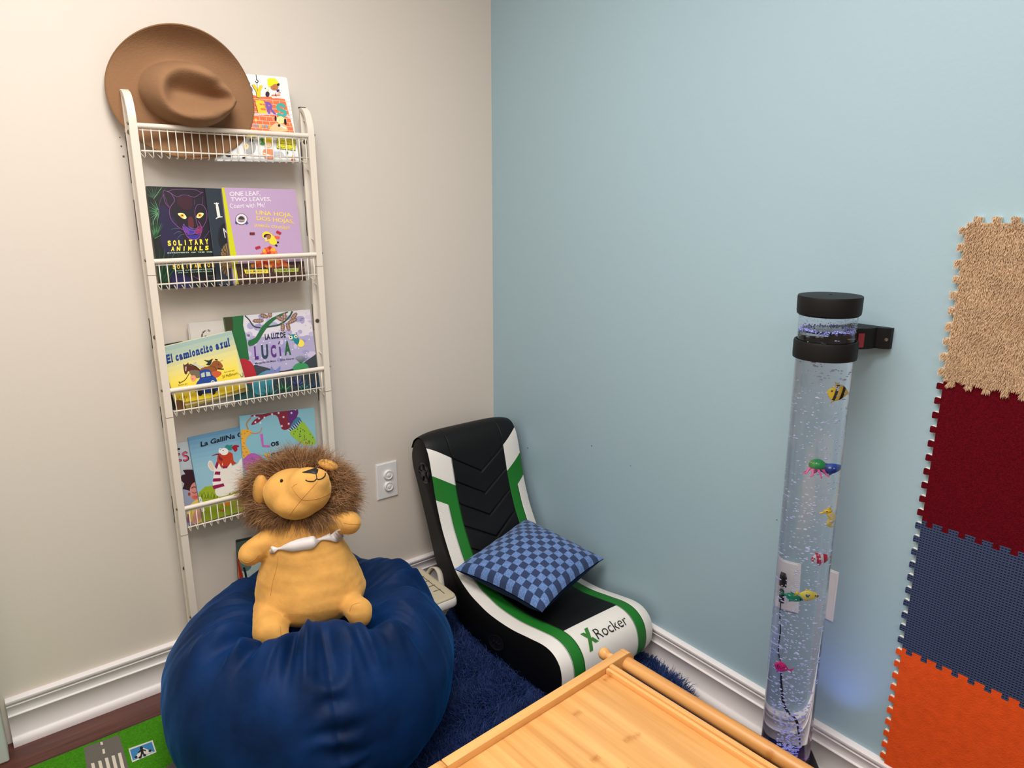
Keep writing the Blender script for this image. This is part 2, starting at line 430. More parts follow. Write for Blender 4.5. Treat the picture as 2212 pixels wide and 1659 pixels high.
def foam_tile(k, label, m, cat='foam tile', top_out=False, bottom=True):
    z = Z0+k*TW
    t = thing('foam_tile', label, cat, (0, Y0-TW/2, z), group='interlocking tiles on the blue wall')
    P = tile_outline(k, top_out, bottom)
    G().prism(P, fnT, .0005, .009).out('foam_base', M_foam, t)
    G().prism(P, fnT, .009, .0125).out('surface', m, t)
    return t, P
tt, PT = foam_tile(3, 'tan shaggy plush interlocking tile, topmost on the blue wall', M_tan, top_out=True)
foam_tile(2, 'dark red carpet interlocking tile between the tan and navy ones', M_red)
foam_tile(1, 'navy waffle-textured foam interlocking tile between the red and orange ones', mb)
foam_tile(0, 'orange interlocking tile sitting on the baseboard, lowest in the column', M_or, bottom=False)
# plush pile of the tan tile: points inside its outline
def inside(px, py, poly):
    c = np.zeros(len(px), bool); n = len(poly)
    for i in range(n):
        x1, y1 = poly[i-1]; x2, y2 = poly[i]
        if y1 == y2: continue
        k = ((y1 > py) != (y2 > py)) & (px < (x2-x1)*(py-y1)/(y2-y1)+x1); c ^= k
    return c
q = rng.random((100000, 2))*np.array([TW+.03, TW+.04])+np.array([-.015, Z0+3*TW-.015])
q = q[inside(q[:, 0], q[:, 1], PT)]
P3 = np.stack([np.full(len(q), -.0125), Y0-q[:, 0], q[:, 1]], 1)
fur('pile', P3, np.tile([[-1., 0, .1]], (len(P3), 1)), .0075, .0009, mat('tan_plush_hair', (222, 190, 154), .9, sheen=.3, spec=.1), tt, droop=(0, 0, -.8), lean=.33, clump=60, curl=.15, seed=3)

# ------------------------------------------------------------------ wall rack
M_rack = mat('cream_enamel', (232, 220, 206), .35)
M_wire = mat('cream_wire', (236, 226, 212), .35)
M_screw = mat('steel_screw', (120, 112, 100), .35, metal=.8)
M_chip = mat('black_rubber', (22, 20, 20), .6)
ZB = [1.573, 1.249, .912, .576, .243]
XL, XR, YB, YF = -1.143, -.697, -.047, -.095
rack = thing('magazine_rack', 'cream metal magazine rack with wire baskets of picture books against the greige wall', 'rack', ((XL+XR)/2, -.05, 0))
for X in (XL, XR):
    top = 1.655 if X == XL else 1.65
    g = G(); g.box((X-.0085, YB-.005, .001), (X+.0085, YB+.005, top), bev=.0015)
    o = g.out('rear_post', M_rack, rack)
    g = G(); g.box((X-.009, YB-.0055, top), (X+.009, YB+.0055, top+.003)); g.out('end_cap', M_chip if X == XR else M_rack, o)
    for z in (1.56, 1.05, .38):
        g = G(); g.lathe([(0, .0002), (.0065, .0002), (.0055, .002), (.0022, .0025), (.0022, .0008), (0, .0008)], seg=16, M=Matrix.Translation((X, YB-.005, z)) @ Matrix.Rotation(PI/2, 4, 'X')); g.out('wall_screw', M_screw, o, auto=30)
    for z0, z1 in ((1.44, 1.56), (1.30, 1.40), (1.02, 1.10), (.80, .86), (.52, .60)):
        G().box((X-.0098, YB+.0030, z0), (X-.0084, YB+.0052, z1)).out('slot', M_chip, o)
    pts = [(X, YB-.004, top-.004), (X, YB-.014, top-.006), (X, YB-.03, top-.018), (X, YF+.008, top-.038), (X, YF+.0015, top-.06), (X, YF, top-.09)]
    pts = smooth_line(pts, 5)+[Vector((X, YF, z)) for z in (1.2, .9, .6, .3, .001)]
    # rectangular section swept in the y-z plane
    g = G(); V = []; n = len(pts)
    for i, p in enumerate(pts):
        d = (pts[min(i+1, n-1)]-pts[max(i-1, 0)]).normalized(); q = Vector((0, -d.z, d.y))*.005
        V += [p+q+Vector((-.009, 0, 0)), p+q+Vector((.009, 0, 0)), p-q+Vector((.009, 0, 0)), p-q+Vector((-.009, 0, 0))]
    Fc = [(i*4+k, i*4+(k+1) % 4, (i+1)*4+(k+1) % 4, (i+1)*4+k) for i in range(n-1) for k in range(4)]+[(0, 1, 2, 3), tuple(range(4*n-4, 4*n))]
    g.add(V, Fc); o = g.out('front_post', M_rack, rack, auto=40)
    for z in (1.215, .84, .50): G().box((X-.0094, YF-.0054, z), (X+.0094, YF+.0054, z+.0012)).out('joint_seam', mat('seam_gap', (120, 108, 98), .7), o)
    for z0 in ZB:
        g = G(); sx = -1 if X == XL else 1
        g.cyl((X+sx*.0085, YF, z0+.004), (X+sx*.012, YF, z0+.002), .004, .003, 12); g.out('bolt', M_screw, o, auto=40)
for z0 in ZB:
    g = G(); g.cyl((XL+.009, YF, z0), (XR-.009, YF, z0), .0065, seg=20); g.out('front_bar', M_rack, rack, auto=40)
    g = G(); r = .0013
    for zz, yy, rr in ((z0-.0095, YF+.001, .0018), (z0-.058, YF+.001, .0022)): g.cyl((XL+.012, yy, zz), (XR-.010, yy, zz), rr, seg=8)
    for i in range(23):
        x = XL+.020+i*(XR-XL-.036)/22
        g.tube([(x, YF, z0-.006), (x, YF, z0-.060), (x, YF+.001, z0-.070), (x, YF+.005, z0-.0735), (x, YF+.012, z0-.073), (x, YB+.004, z0-.060), (x, YB+.010, z0-.052)], r, 6)
    g.cyl((XL+.008, YB+.008, z0-.056), (XR-.008, YB+.008, z0-.056), .0022, seg=8)
    for X in (XL, XR):
        for dz in (.038, -.092): g.tube([(X, YB-.004, z0+dz+.006), (X, YB-.012, z0+dz+.004), (X, YF+.004, z0+dz-.004)], .0019, 6)
    g.out('wire_basket', M_wire, rack, smooth=True)

# ------------------------------------------------------------------ picture books
M_page = mat('book_paper', (228, 222, 210), .8)
def lean(zb, off=0, top=-.042):
    v = Vector((0, (top+.083), .28)).normalized(); n = Vector((0, -v.z, v.y))
    return Vector((0, -.083, zb))-n*off, n
def book(corners, thick, base, plane, label, draw, cat='book', group='picture books in the wire rack', soft=False):
    P, n = plane; TL, TR, BR, BL = [on_plane(a, b, P, n) for a, b in corners]
    U = ((TR-TL)+(BR-BL)).normalized(); V = n.cross(U)
    w = ((TR-TL).dot(U)+(BR-BL).dot(U))/2; h = ((TL-BL).dot(V)+(TR-BR).dot(V))/2
    C_ = (TL+TR+BR+BL)/4; O = C_-U*w/2-V*h/2
    t = thing('picture_book', label, cat, tuple(O), group=group)
    fn = lambda a, b, c: O+U*a+V*b+n*c
    def bx(g, a0, a1, b0, b1, c0, c1, c=0):
        g.prism([(a0, b0), (a1, b0), (a1, b1), (a0, b1)], fn, c0, c1)
    g = G(); bt = .0022
    r = .004   # rounded corners of the front board
    def rr(x0, x1, y0, y1, r):
        out = []
        for cx, cy, a0 in ((x1-r, y1-r, 0), (x0+r, y1-r, 90), (x0+r, y0+r, 180), (x1-r, y0+r, 270)):
            for k in range(4): a = math.radians(a0+30*k); out.append((cx+r*math.cos(a), cy+r*math.sin(a)))
        return out
    g.prism(rr(0, w, 0, h, r), fn, -bt, 0)
    g.prism(rr(0, w, 0, h, r), fn, -thick, -thick+bt)
    bx(g, 0, bt, 0, h, -thick+bt, -bt)
    g.C = [lin(base)]*len(g.F)
    A = Art(P, n, (O, U, V, w, h))
    if draw: draw(A)
    g.add(A.g.V, A.g.F); g.C[-len(A.g.C):] = A.g.C if A.g.C else g.C[-len(A.g.C):]
    g.C = g.C[:len(g.F)-len(A.g.F)]+A.g.C if A.g.F else g.C
    g.out('cover', PRINT, t, fix=False, col=True)
    g = G(); bx(g, bt, w-.003, .003, h-.003, -thick+bt, -bt); g.out('pages', M_page, t)
    return t

def art_builders(A):
    A.poly([(430, 60), (1400, 60), (1400, 1800), (0, 1800), (0, 60)], (238, 240, 238)) if False else None
    A.zoom(480, 140, 7.541)
    A.poly([(300, 500), (470, 485), (600, 520), (800, 520), (1020, 560), (1170, 1100), (1170, 1110), (0, 1020), (0, 500)], (246, 118, 72))
    for row, (yl, yr) in enumerate([(520, 580), (590, 650), (660, 720), (730, 790), (800, 850), (880, 920), (940, 985), (1000, 1050)]):
        A.line([(200, yl), (1180, yr+30)], 7, (252, 214, 190), 1)
        for i in range(9): x = 380+i*110+(row % 2)*55; yy = yl+(x-200)*(yr+30-yl)/980; A.line([(x, yy), (x+12, yy+66)], 6, (252, 214, 190), 1, layer=False)
    A.line([(480, 810), (700, 800), (870, 800), (1050, 830), (1100, 870)], 34, (226, 205, 205))
    # crane hook and letters
    A.line([(548, 150), (556, 215)], 10, (20, 20, 22), 1); A.line([(556, 210), (562, 245), (585, 265), (572, 290), (550, 285), (538, 262)], 12, (20, 20, 22))
    A.ell(440, 410, 55, 62, (122, 102, 148)); A.ell(425, 310, 30, 34, (122, 102, 148))
    A.poly([(480, 325), (530, 318), (578, 400), (608, 332), (660, 340), (625, 440), (625, 535), (558, 532), (552, 440)], (250, 208, 48))
    A.line([(482, 330), (550, 440), (560, 530), (615, 540)], 8, (60, 40, 20), 1); A.line([(565, 290), (575, 430)], 7, (60, 40, 20), 1)
    A.text('E', (585, 770), (720, 782), (540, 575), (250, 208, 52), .05)
    A.line([(525, 590), (578, 768)], 9, (80, 50, 20), 1)
    A.text('R', (740, 785), (885, 800), (690, 600), (126, 94, 176), .05)
    A.line([(1020, 690), (965, 650), (915, 660), (905, 705), (960, 740), (1020, 765), (1025, 810), (970, 832), (900, 790)], 52, (72, 176, 166))
    A.text('s', (530, 915), (572, 918), (520, 855), (250, 214, 90), .04)
    for i, (ch, c) in enumerate(zip('ctores', [(120, 170, 200), (120, 170, 200), (250, 210, 90), (120, 190, 200), (120, 170, 200), (250, 190, 70)])):
        A.text(ch, (505+i*50, 1012+i*3), (545+i*50, 1014+i*3), (498+i*50, 950+i*3), c, .04, layer=(i == 0))
    # child with hard hat looking over the wall
    A.poly([(820, 460), (930, 440), (960, 520), (1010, 560), (900, 545), (810, 540)], (246, 226, 214), 4)
    A.line([(800, 500), (940, 495)], 22, (226, 110, 90), 1); A.line([(900, 460), (950, 455)], 16, (226, 110, 90), 1, layer=False)
    A.ell(850, 365, 65, 52, (196, 124, 78)); A.ell(910, 320, 22, 26, (40, 26, 22))
    A.poly([(735, 300), (740, 235), (800, 218), (870, 235), (915, 300), (840, 320), (760, 365)], (252, 232, 40), 5)
    A.poly([(880, 410), (925, 400), (935, 435), (890, 448)], (46, 46, 110)); A.poly([(865, 450), (885, 530), (860, 500)], (24, 20, 24))
    A.ell(842, 350, 5, 5, (40, 26, 20)); A.line([(825, 380), (845, 388), (862, 376)], 5, (120, 50, 40), 3)
    # small bird sitting on the wall
    A.ell(735, 480, 34, 44, (52, 40, 48)); A.ell(728, 410, 30, 28, (252, 246, 214)); A.ell(700, 385, 8, 8, (30, 26, 30)); A.poly([(740, 400), (762, 412), (742, 425)], (250, 190, 60))
    # puppy-like helper in a striped vest
    A.poly([(930, 960), (1030, 985), (1060, 1080), (920, 1090), (770, 1060), (850, 960)], (248, 196, 150), 4)
    A.line([(940, 990), (1040, 1040)], 18, (250, 246, 230), 1)
    A.ell(950, 900, 70, 60, (250, 226, 160), .3); A.ell(868, 875, 16, 44, (36, 20, 32), -.1); A.ell(1025, 930, 20, 52, (36, 20, 32), -.15); A.ell(925, 990, 22, 22, (30, 22, 34))
    A.ell(935, 905, 4, 4, (30, 20, 20)); A.ell(975, 915, 4, 4, (30, 20, 20))
    # lower half: seal-like grey shape, plant, second child, cone
    A.poly([(395, 1140), (545, 1150), (540, 1195), (400, 1185)], (252, 240, 60)); A.line([(400, 1165), (540, 1185)], 8, (30, 28, 20), 1)
    A.ell(450, 1350, 95, 110, (176, 176, 178), .3); A.ell(385, 1330, 45, 50, (246, 222, 170)); A.ell(475, 1230, 26, 36, (26, 24, 30), -.4); A.ell(395, 1325, 6, 6, (30, 20, 20))
    A.poly([(610, 1210), (650, 1190), (680, 1220), (690, 1300), (650, 1310), (610, 1290), (640, 1260)], (80, 150, 76), 4)
    A.ell(745, 1235, 75, 62, (253, 230, 50)); A.ell(750, 1310, 52, 45, (250, 214, 176)); A.poly([(680, 1380), (830, 1390), (830, 1530), (700, 1520), (660, 1450)], (238, 150, 110), 4)
    A.line([(670, 1440), (820, 1500)], 20, (250, 240, 230), 1); A.ell(765, 1325, 5, 5, (50, 30, 20)); A.line([(745, 1345), (765, 1350)], 4, (150, 60, 50), 1)
    A.poly([(835, 1420), (960, 1420), (1010, 1480), (990, 1500), (840, 1490)], (196, 200, 210), 3); A.line([(840, 1480), (1000, 1492)], 12, (60, 64, 96), 1)
    A.poly([(890, 1180), (1190, 1210), (1190, 1390), (890, 1360)], (246, 240, 64))
    for i in range(12):
        A.line([(888+i*26, 1188+i*3), (902+i*26, 1204+i*3)], 10, (24, 24, 20), 1, layer=False); A.line([(888+i*26, 1355+i*3), (902+i*26, 1370+i*3)], 10, (24, 24, 20), 1, layer=False)
    for i in range(6):
        A.line([(884, 1205+i*28), (898, 1222+i*28)], 10, (24, 24, 20), 1, layer=False); A.line([(1176, 1225+i*28), (1190, 1242+i*28)], 10, (24, 24, 20), 1, layer=False)
    A.text('Words by', (960, 1238), (1080, 1250), (960, 1222), (60, 60, 30)); A.text('Ninni Nabroa', (930, 1290), (1135, 1312), (930, 1268), (24, 24, 16), .02); A.text('pictures by', (970, 1322), (1080, 1334), (970, 1306), (60, 60, 30)); A.text('Fuenta Coroni', (915, 1348), (1150, 1374), (915, 1326), (24, 24, 16), .02)
    A.ell(1055, 1435, 18, 24, (90, 92, 98)); A.poly([(1140, 1480), (1170, 1480), (1190, 1560), (1115, 1560)], (224, 112, 50)); A.line([(1126, 1525), (1182, 1525)], 10, (250, 236, 226), 1)
    A.ell(350, 1515, 28, 12, (24, 24, 26)); A.ell(110, 1470, 60, 30, (20, 20, 22))

def palm(A, x, y, L_, spread, a0, n, w, c, c2):
    A.h += A.step
    for i in range(n):
        a = math.radians(a0+spread*(i/(n-1)-.5)); A.line([(x, y), (x+L_*.5*math.cos(a), y+L_*.5*math.sin(a)-3), (x+L_*math.cos(a), y+L_*math.sin(a))], w, c if i % 2 else c2, 2, layer=False, taper=True)
def art_solitary(A):
    A.zoom(310, 390, 11.642)
    A.poly([(600, 150), (1800, 150), (1800, 1700), (430, 1700), (430, 600)], (30, 18, 34), 0)
    A.poly([(400, 700), (600, 700), (900, 1200), (1000, 1600), (700, 1900), (450, 1600)], (34, 26, 66), 5)
    A.poly([(900, 400), (1200, 430), (1200, 700), (1000, 720), (850, 560)], (58, 20, 38), 5)
    A.poly([(1130, 930), (1240, 940), (1260, 1200), (1130, 1150)], (92, 36, 44), 4)
    A.poly([(1000, 1150), (1280, 1240), (1290, 1340), (1080, 1340)], (58, 54, 150), 3); A.poly([(1290, 1240), (1440, 1130), (1460, 1320), (1300, 1330)], (110, 34, 80), 3)
    A.poly([(1100, 1390), (1410, 1370), (1380, 1450), (1250, 1490), (1150, 1450)], (56, 44, 140), 4)
    palm(A, 260, 450, 420, 120, -100, 11, 16, (70, 110, 84), (38, 78, 52)); palm(A, 390, 790, 330, 150, 175, 15, 20, (36, 110, 60), (110, 160, 120))
    palm(A, 240, 1130, 180, 100, 230, 7, 12, (70, 120, 84), (40, 90, 60))
    palm(A, 290, 1460, 420, 50, -85, 8, 38, (34, 92, 50), (76, 128, 84)); A.line([(250, 470), (450, 180)], 7, (170, 190, 165), 1); A.line([(240, 1100), (260, 990), (380, 770)], 7, (170, 190, 170)); A.line([(280, 1460), (440, 1370)], 9, (120, 160, 120), 1)
    P1, P2 = (150, 84, 160), (128, 78, 150); w = 9
    A.line([(490, 390), (500, 270), (540, 250), (610, 280), (740, 230), (1050, 225), (1300, 235), (1420, 290), (1500, 300)], w, P1)
    A.line([(500, 350), (540, 540), (650, 690)], w, P1); A.line([(520, 330), (590, 560), (665, 680)], w-3, P2, layer=False)
    A.line([(600, 270), (700, 340), (780, 500), (690, 640), (650, 780), (700, 980), (850, 1150), (990, 1240)], w+2, P1, layer=False)
    A.line([(600, 260), (780, 380), (860, 410), (960, 370), (1100, 370), (1270, 420), (1400, 350), (1490, 290)], w, P1, layer=False)
    A.line([(500, 370), (430, 480), (390, 640), (385, 780)], w-2, P2, layer=False); A.line([(1490, 400), (1480, 600)], 6, P2, 1, layer=False)
    A.line([(1280, 480), (1285, 620)], 7, P2, 1, layer=False); A.line([(1370, 1160), (1330, 1020), (1290, 800), (1330, 640), (1420, 600), (1520, 650), (1590, 800), (1580, 1000), (1480, 1190)], w, P1, layer=False)
    A.line([(1130, 1150), (1230, 1210), (1330, 1210), (1380, 1150)], w, (140, 110, 160), layer=False); A.line([(1380, 1020), (1440, 1130), (1470, 1220), (1430, 1360)], w+1, (176, 80, 190), layer=False)
    A.line([(1000, 1100), (990, 1200), (1050, 1320), (1110, 1420), (1200, 1480), (1330, 1480), (1410, 1420), (1430, 1340)], w+2, (176, 80, 190), layer=False)
    A.line([(1010, 1090), (1060, 1170), (1170, 1240), (1290, 1250), (1380, 1230)], w, (160, 90, 190), layer=False); A.line([(1290, 1240), (1290, 1310), (1220, 1350), (1100, 1360)], w, (176, 90, 190), layer=False); A.line([(1290, 1310), (1360, 1345), (1430, 1345)], w, (176, 90, 190), layer=False)
    for i in range(4):
        A.line([(1010+i*10, 1180+i*35), (1080+i*10, 1230+i*30), (1150, 1270+i*22)], 6, (190, 80, 150), 3, layer=False); A.line([(1330, 1260+i*20), (1400, 1230+i*24), (1455, 1190+i*36)], 6, (200, 70, 140), 3, layer=False)
    A.line([(700, 1230), (800, 1205), (900, 1215)], 5, (120, 150, 150), layer=False); A.line([(760, 1350), (860, 1290), (960, 1300)], 5, (120, 150, 150), layer=False); A.line([(850, 1480), (920, 1380), (1030, 1350)], 5, (120, 150, 150), layer=False); A.line([(1520, 1450), (1610, 1340), (1660, 1240)], 5, (120, 110, 190), layer=False)
    A.poly([(860, 840), (920, 815), (1010, 830), (1080, 920), (1050, 965), (960, 940)], (250, 236, 170), 4); A.ell(970, 885, 52, 46, (244, 178, 40)); A.ell(972, 882, 20, 20, (92, 48, 10)); A.ell(972, 882, 10, 10, (16, 8, 6))
    A.poly([(1330, 900), (1390, 815), (1500, 820), (1500, 870), (1420, 945), (1340, 935)], (250, 236, 170), 4); A.ell(1412, 875, 52, 46, (244, 178, 40)); A.ell(1412, 872, 20, 20, (92, 48, 10)); A.ell(1412, 872, 10, 10, (16, 8, 6))
    A.zoom(340, 510, 6.506)
    palm(A, 30, 740, 560, 60, -75, 9, 34, (36, 96, 54), (24, 64, 38))
    A.line([(500, 560), (620, 640), (660, 760)], 14, (120, 50, 110)); A.poly([(200, 520), (420, 560), (520, 760), (260, 760)], (40, 34, 92), 4)
    Y = (254, 232, 70)
    for s_, a, b_, c in (('SOLITARY', (140, 135), (742, 108), (132, 66)), ('ANIMALS', (182, 208), (740, 192), (185, 150))):
        n = len(s_); 
        for i, ch in enumerate(s_):
            f0 = i/n; wd = .062 if ch != 'I' else .02
            x0, y0 = a[0]+(b_[0]-a[0])*f0, a[1]+(b_[1]-a[1])*f0; cw = (b_[0]-a[0])/n
            k0, k1 = (.1, .72) if ch != 'I' else (.3, .48)
            A.text(ch, (x0+cw*k0, y0), (x0+cw*k1, y0-(a[1]-b_[1])/n*.6), (x0+cw*k0+(c[0]-a[0]), y0+c[1]-a[1]), Y, .05, layer=(i == 0))
    A.text('INTROVERTS  OF  THE  WILD', (140, 245), (815, 228), (140, 230), (190, 226, 200), .03)
    n = 10
    for i, ch in enumerate('SOLITARIOS'):
        if ch == ' ': continue
        k0, k1 = (.1, .72) if ch != 'I' else (.3, .48); cw = 61; x0 = 210+i*cw; y0 = 462-i*3.2
        A.text(ch, (x0+cw*k0, y0), (x0+cw*k1, y0-2), (x0+cw*k0-4, y0-58), (250, 208, 66), .05, layer=(i == 0))
    A.text('LOS  INTROVERTIDOS', (270, 494), (780, 468), (270, 480), (190, 226, 200), .03); A.text('DE  LA  NATURALEZA', (290, 522), (770, 500), (290, 508), (190, 226, 200), .03)
    A.text('Fernando Rivas', (710, 568), (850, 560), (710, 552), (150, 140, 150)); A.text('Duran', (770, 600), (850, 595), (770, 586), (150, 140, 150))
def art_night(A):
    A.zoom(310, 390, 11.642)
    A.poly([(1500, 190), (1540, 190), (1760, 1700), (1700, 1700)], (58, 70, 82)); A.ell(2060, 1420, 190, 360, (22, 26, 34))
    A.poly([(1815, 590), (1865, 580), (1930, 890), (1905, 930), (1860, 915)], (230, 228, 222), 3); A.line([(1775, 570), (1830, 585), (1895, 575)], 22, (230, 228, 222)); A.line([(1820, 960), (1880, 925), (1985, 912)], 24, (230, 228, 222))
    A.line([(2005, 1200), (2055, 1440)], 20, (232, 230, 224), 1); A.line([(2010, 1205), (2100, 1330)], 20, (232, 230, 224), 1, layer=False)
    A.zoom(340, 510, 6.506)
    A.h += A.step
    for i in range(34):
        a = math.radians(100+i*5); x, y = 1010, 330; L_ = 150+20*math.sin(i*2.3); L_ = 130+60*abs(math.sin(a)); 
        A.line([(x+20*math.cos(a), y+20*math.sin(a)), (x+L_*math.cos(a)*.85, y-L_*math.sin(a)*1.25)] if i % 2 else [(x, y), (x+L_*math.cos(a)*.85, y+L_*math.sin(a)*.0-L_*math.sin(a)*1.25)], 7, (176, 140, 84) if i % 3 else (90, 70, 44), 1, layer=False)
        A.line([(x+30, y+i*4-20), (x-125+abs(i-14)*2, y+i*8-120)], 6, (176, 140, 84) if i % 3 else (90, 70, 44), 1, layer=False)
def art_leaf(A):
    A.zoom(280, 380, 5.027)
    A.poly([(960, 120), (1024, 120), (1220, 1190), (1150, 1190)], (206, 206, 20)); A.h += A.step
    A.poly([(1150, 955), (1940, 925), (1960, 1180), (1190, 1200)], (66, 40, 30))
    r = random.Random(4)
    A.h += A.step
    for i in range(150):
        x, y = r.uniform(1180, 1930), r.uniform(950, 1150); A.line([(x, y), (x+r.uniform(-8, 8), y+22)], 3.5, (150, 118, 84), 1, layer=False)
    Wt = (236, 228, 238); Yl = (250, 214, 84)
    A.text('ONE LEAF,', (1085, 218), (1420, 212), (1083, 170), Wt, .012); A.text('TWO LEAVES,', (1100, 276), (1536, 272), (1098, 232), Wt, .012)
    A.text('Count with Me!', (1090, 352), (1470, 338), (1084, 298), Wt, .004, jit=.05)
    A.text('UNA HOJA,', (1372, 418), (1768, 448), (1368, 372), Yl, .012); A.text('DOS HOJAS,', (1380, 480), (1785, 516), (1376, 436), Yl, .012); A.text('¡cuenta conmigo!', (1358, 548), (1740, 580), (1350, 506), Yl, .004, jit=.05)
    # round award seal with ribbons
    A.poly([(1150, 470), (1180, 500), (1165, 530), (1145, 515)], (70, 80, 150)); A.poly([(1270, 480), (1290, 515), (1265, 530), (1240, 500)], (70, 80, 150), layer=False)
    A.ell(1213, 470, 66, 62, (60, 62, 100)); A.ell(1213, 470, 60, 56, (228, 222, 226)); A.ell(1213, 470, 40, 37, (176, 160, 160)); A.poly([(1180, 470), (1200, 440), (1230, 445), (1245, 475)], (60, 48, 50), 3); A.line([(1180, 492), (1245, 492)], 8, (60, 60, 80), 1)
    def oak(x, y, a, c):
        A.line([(x-30*math.cos(a), y-30*math.sin(a)), (x+30*math.cos(a), y+30*math.sin(a))], 12, c, 1)
        for k in (-18, 0, 18):
            for s_ in (1, -1): A.ell(x+k*math.cos(a)-s_*10*math.sin(a), y+k*math.sin(a)+s_*10*math.cos(a), 9, 8, c, layer=False, n=8)
    oak(1330, 628, 0, (122, 48, 52)); oak(1618, 617, .5, (188, 40, 60)); oak(1600, 668, .15, (236, 100, 60)); oak(1392, 780, -.3, (188, 40, 70))
    # child in a yellow coat jumping
    A.line([(1580, 720), (1620, 722)], 20, (26, 24, 40), 1); A.line([(1575, 740), (1602, 765)], 18, (26, 24, 40), 1, layer=False); A.poly([(1515, 660), (1560, 650), (1600, 720), (1570, 750), (1520, 730)], (250, 220, 60), 3); A.line([(1530, 690), (1475, 705)], 18, (250, 220, 60), 1); A.line([(1540, 670), (1535, 630)], 18, (250, 220, 60), 1, layer=False)
    A.ell(1485, 645, 48, 42, (250, 214, 60)); A.ell(1495, 655, 40, 26, (30, 24, 34)); A.ell(1505, 665, 28, 24, (170, 104, 70)); A.ell(1478, 680, 15, 12, (236, 236, 236)); A.ell(1480, 678, 5, 5, (20, 18, 20)); A.ell(1468, 712, 8, 7, (240, 170, 150)); A.ell(1538, 622, 8, 7, (240, 170, 150))
    pts = [(r.gauss(1520, 78), 0) for _ in range(190)]; P = []
    for x, _ in pts:
        hgt = 200*math.exp(-((x-1515)/120)**2)+10; P.append((x, 980-r.random()*hgt))
    A.leafs(P, 26, [(246, 130, 50), (226, 70, 40), (250, 178, 70), (190, 36, 40), (246, 110, 40)])
    A.poly([(1240, 1018), (1500, 1015), (1508, 1056), (1256, 1062)], (244, 226, 70)); A.text('John Micklos Jr.', (1262, 1048), (1490, 1044), (1262, 1026), (40, 32, 30), .01)
    A.poly([(1560, 1010), (1830, 1000), (1830, 1040), (1574, 1046)], (176, 190, 80)); A.text('Clive McFarland', (1588, 1036), (1808, 1030), (1588, 1014), (40, 36, 30), .01)
    A.text('WRITTEN BY / ESCRITO POR', (1265, 1006), (1450, 1000), (1265, 996), (190, 170, 150)); A.text('ILLUSTRATED BY / ILUSTRADO POR', (1580, 988), (1800, 982), (1580, 978), (190, 170, 150)); A.text('tr. Marcela Morell', (1450, 1120), (1640, 1112), (1450, 1104), (226, 100, 90), .01)

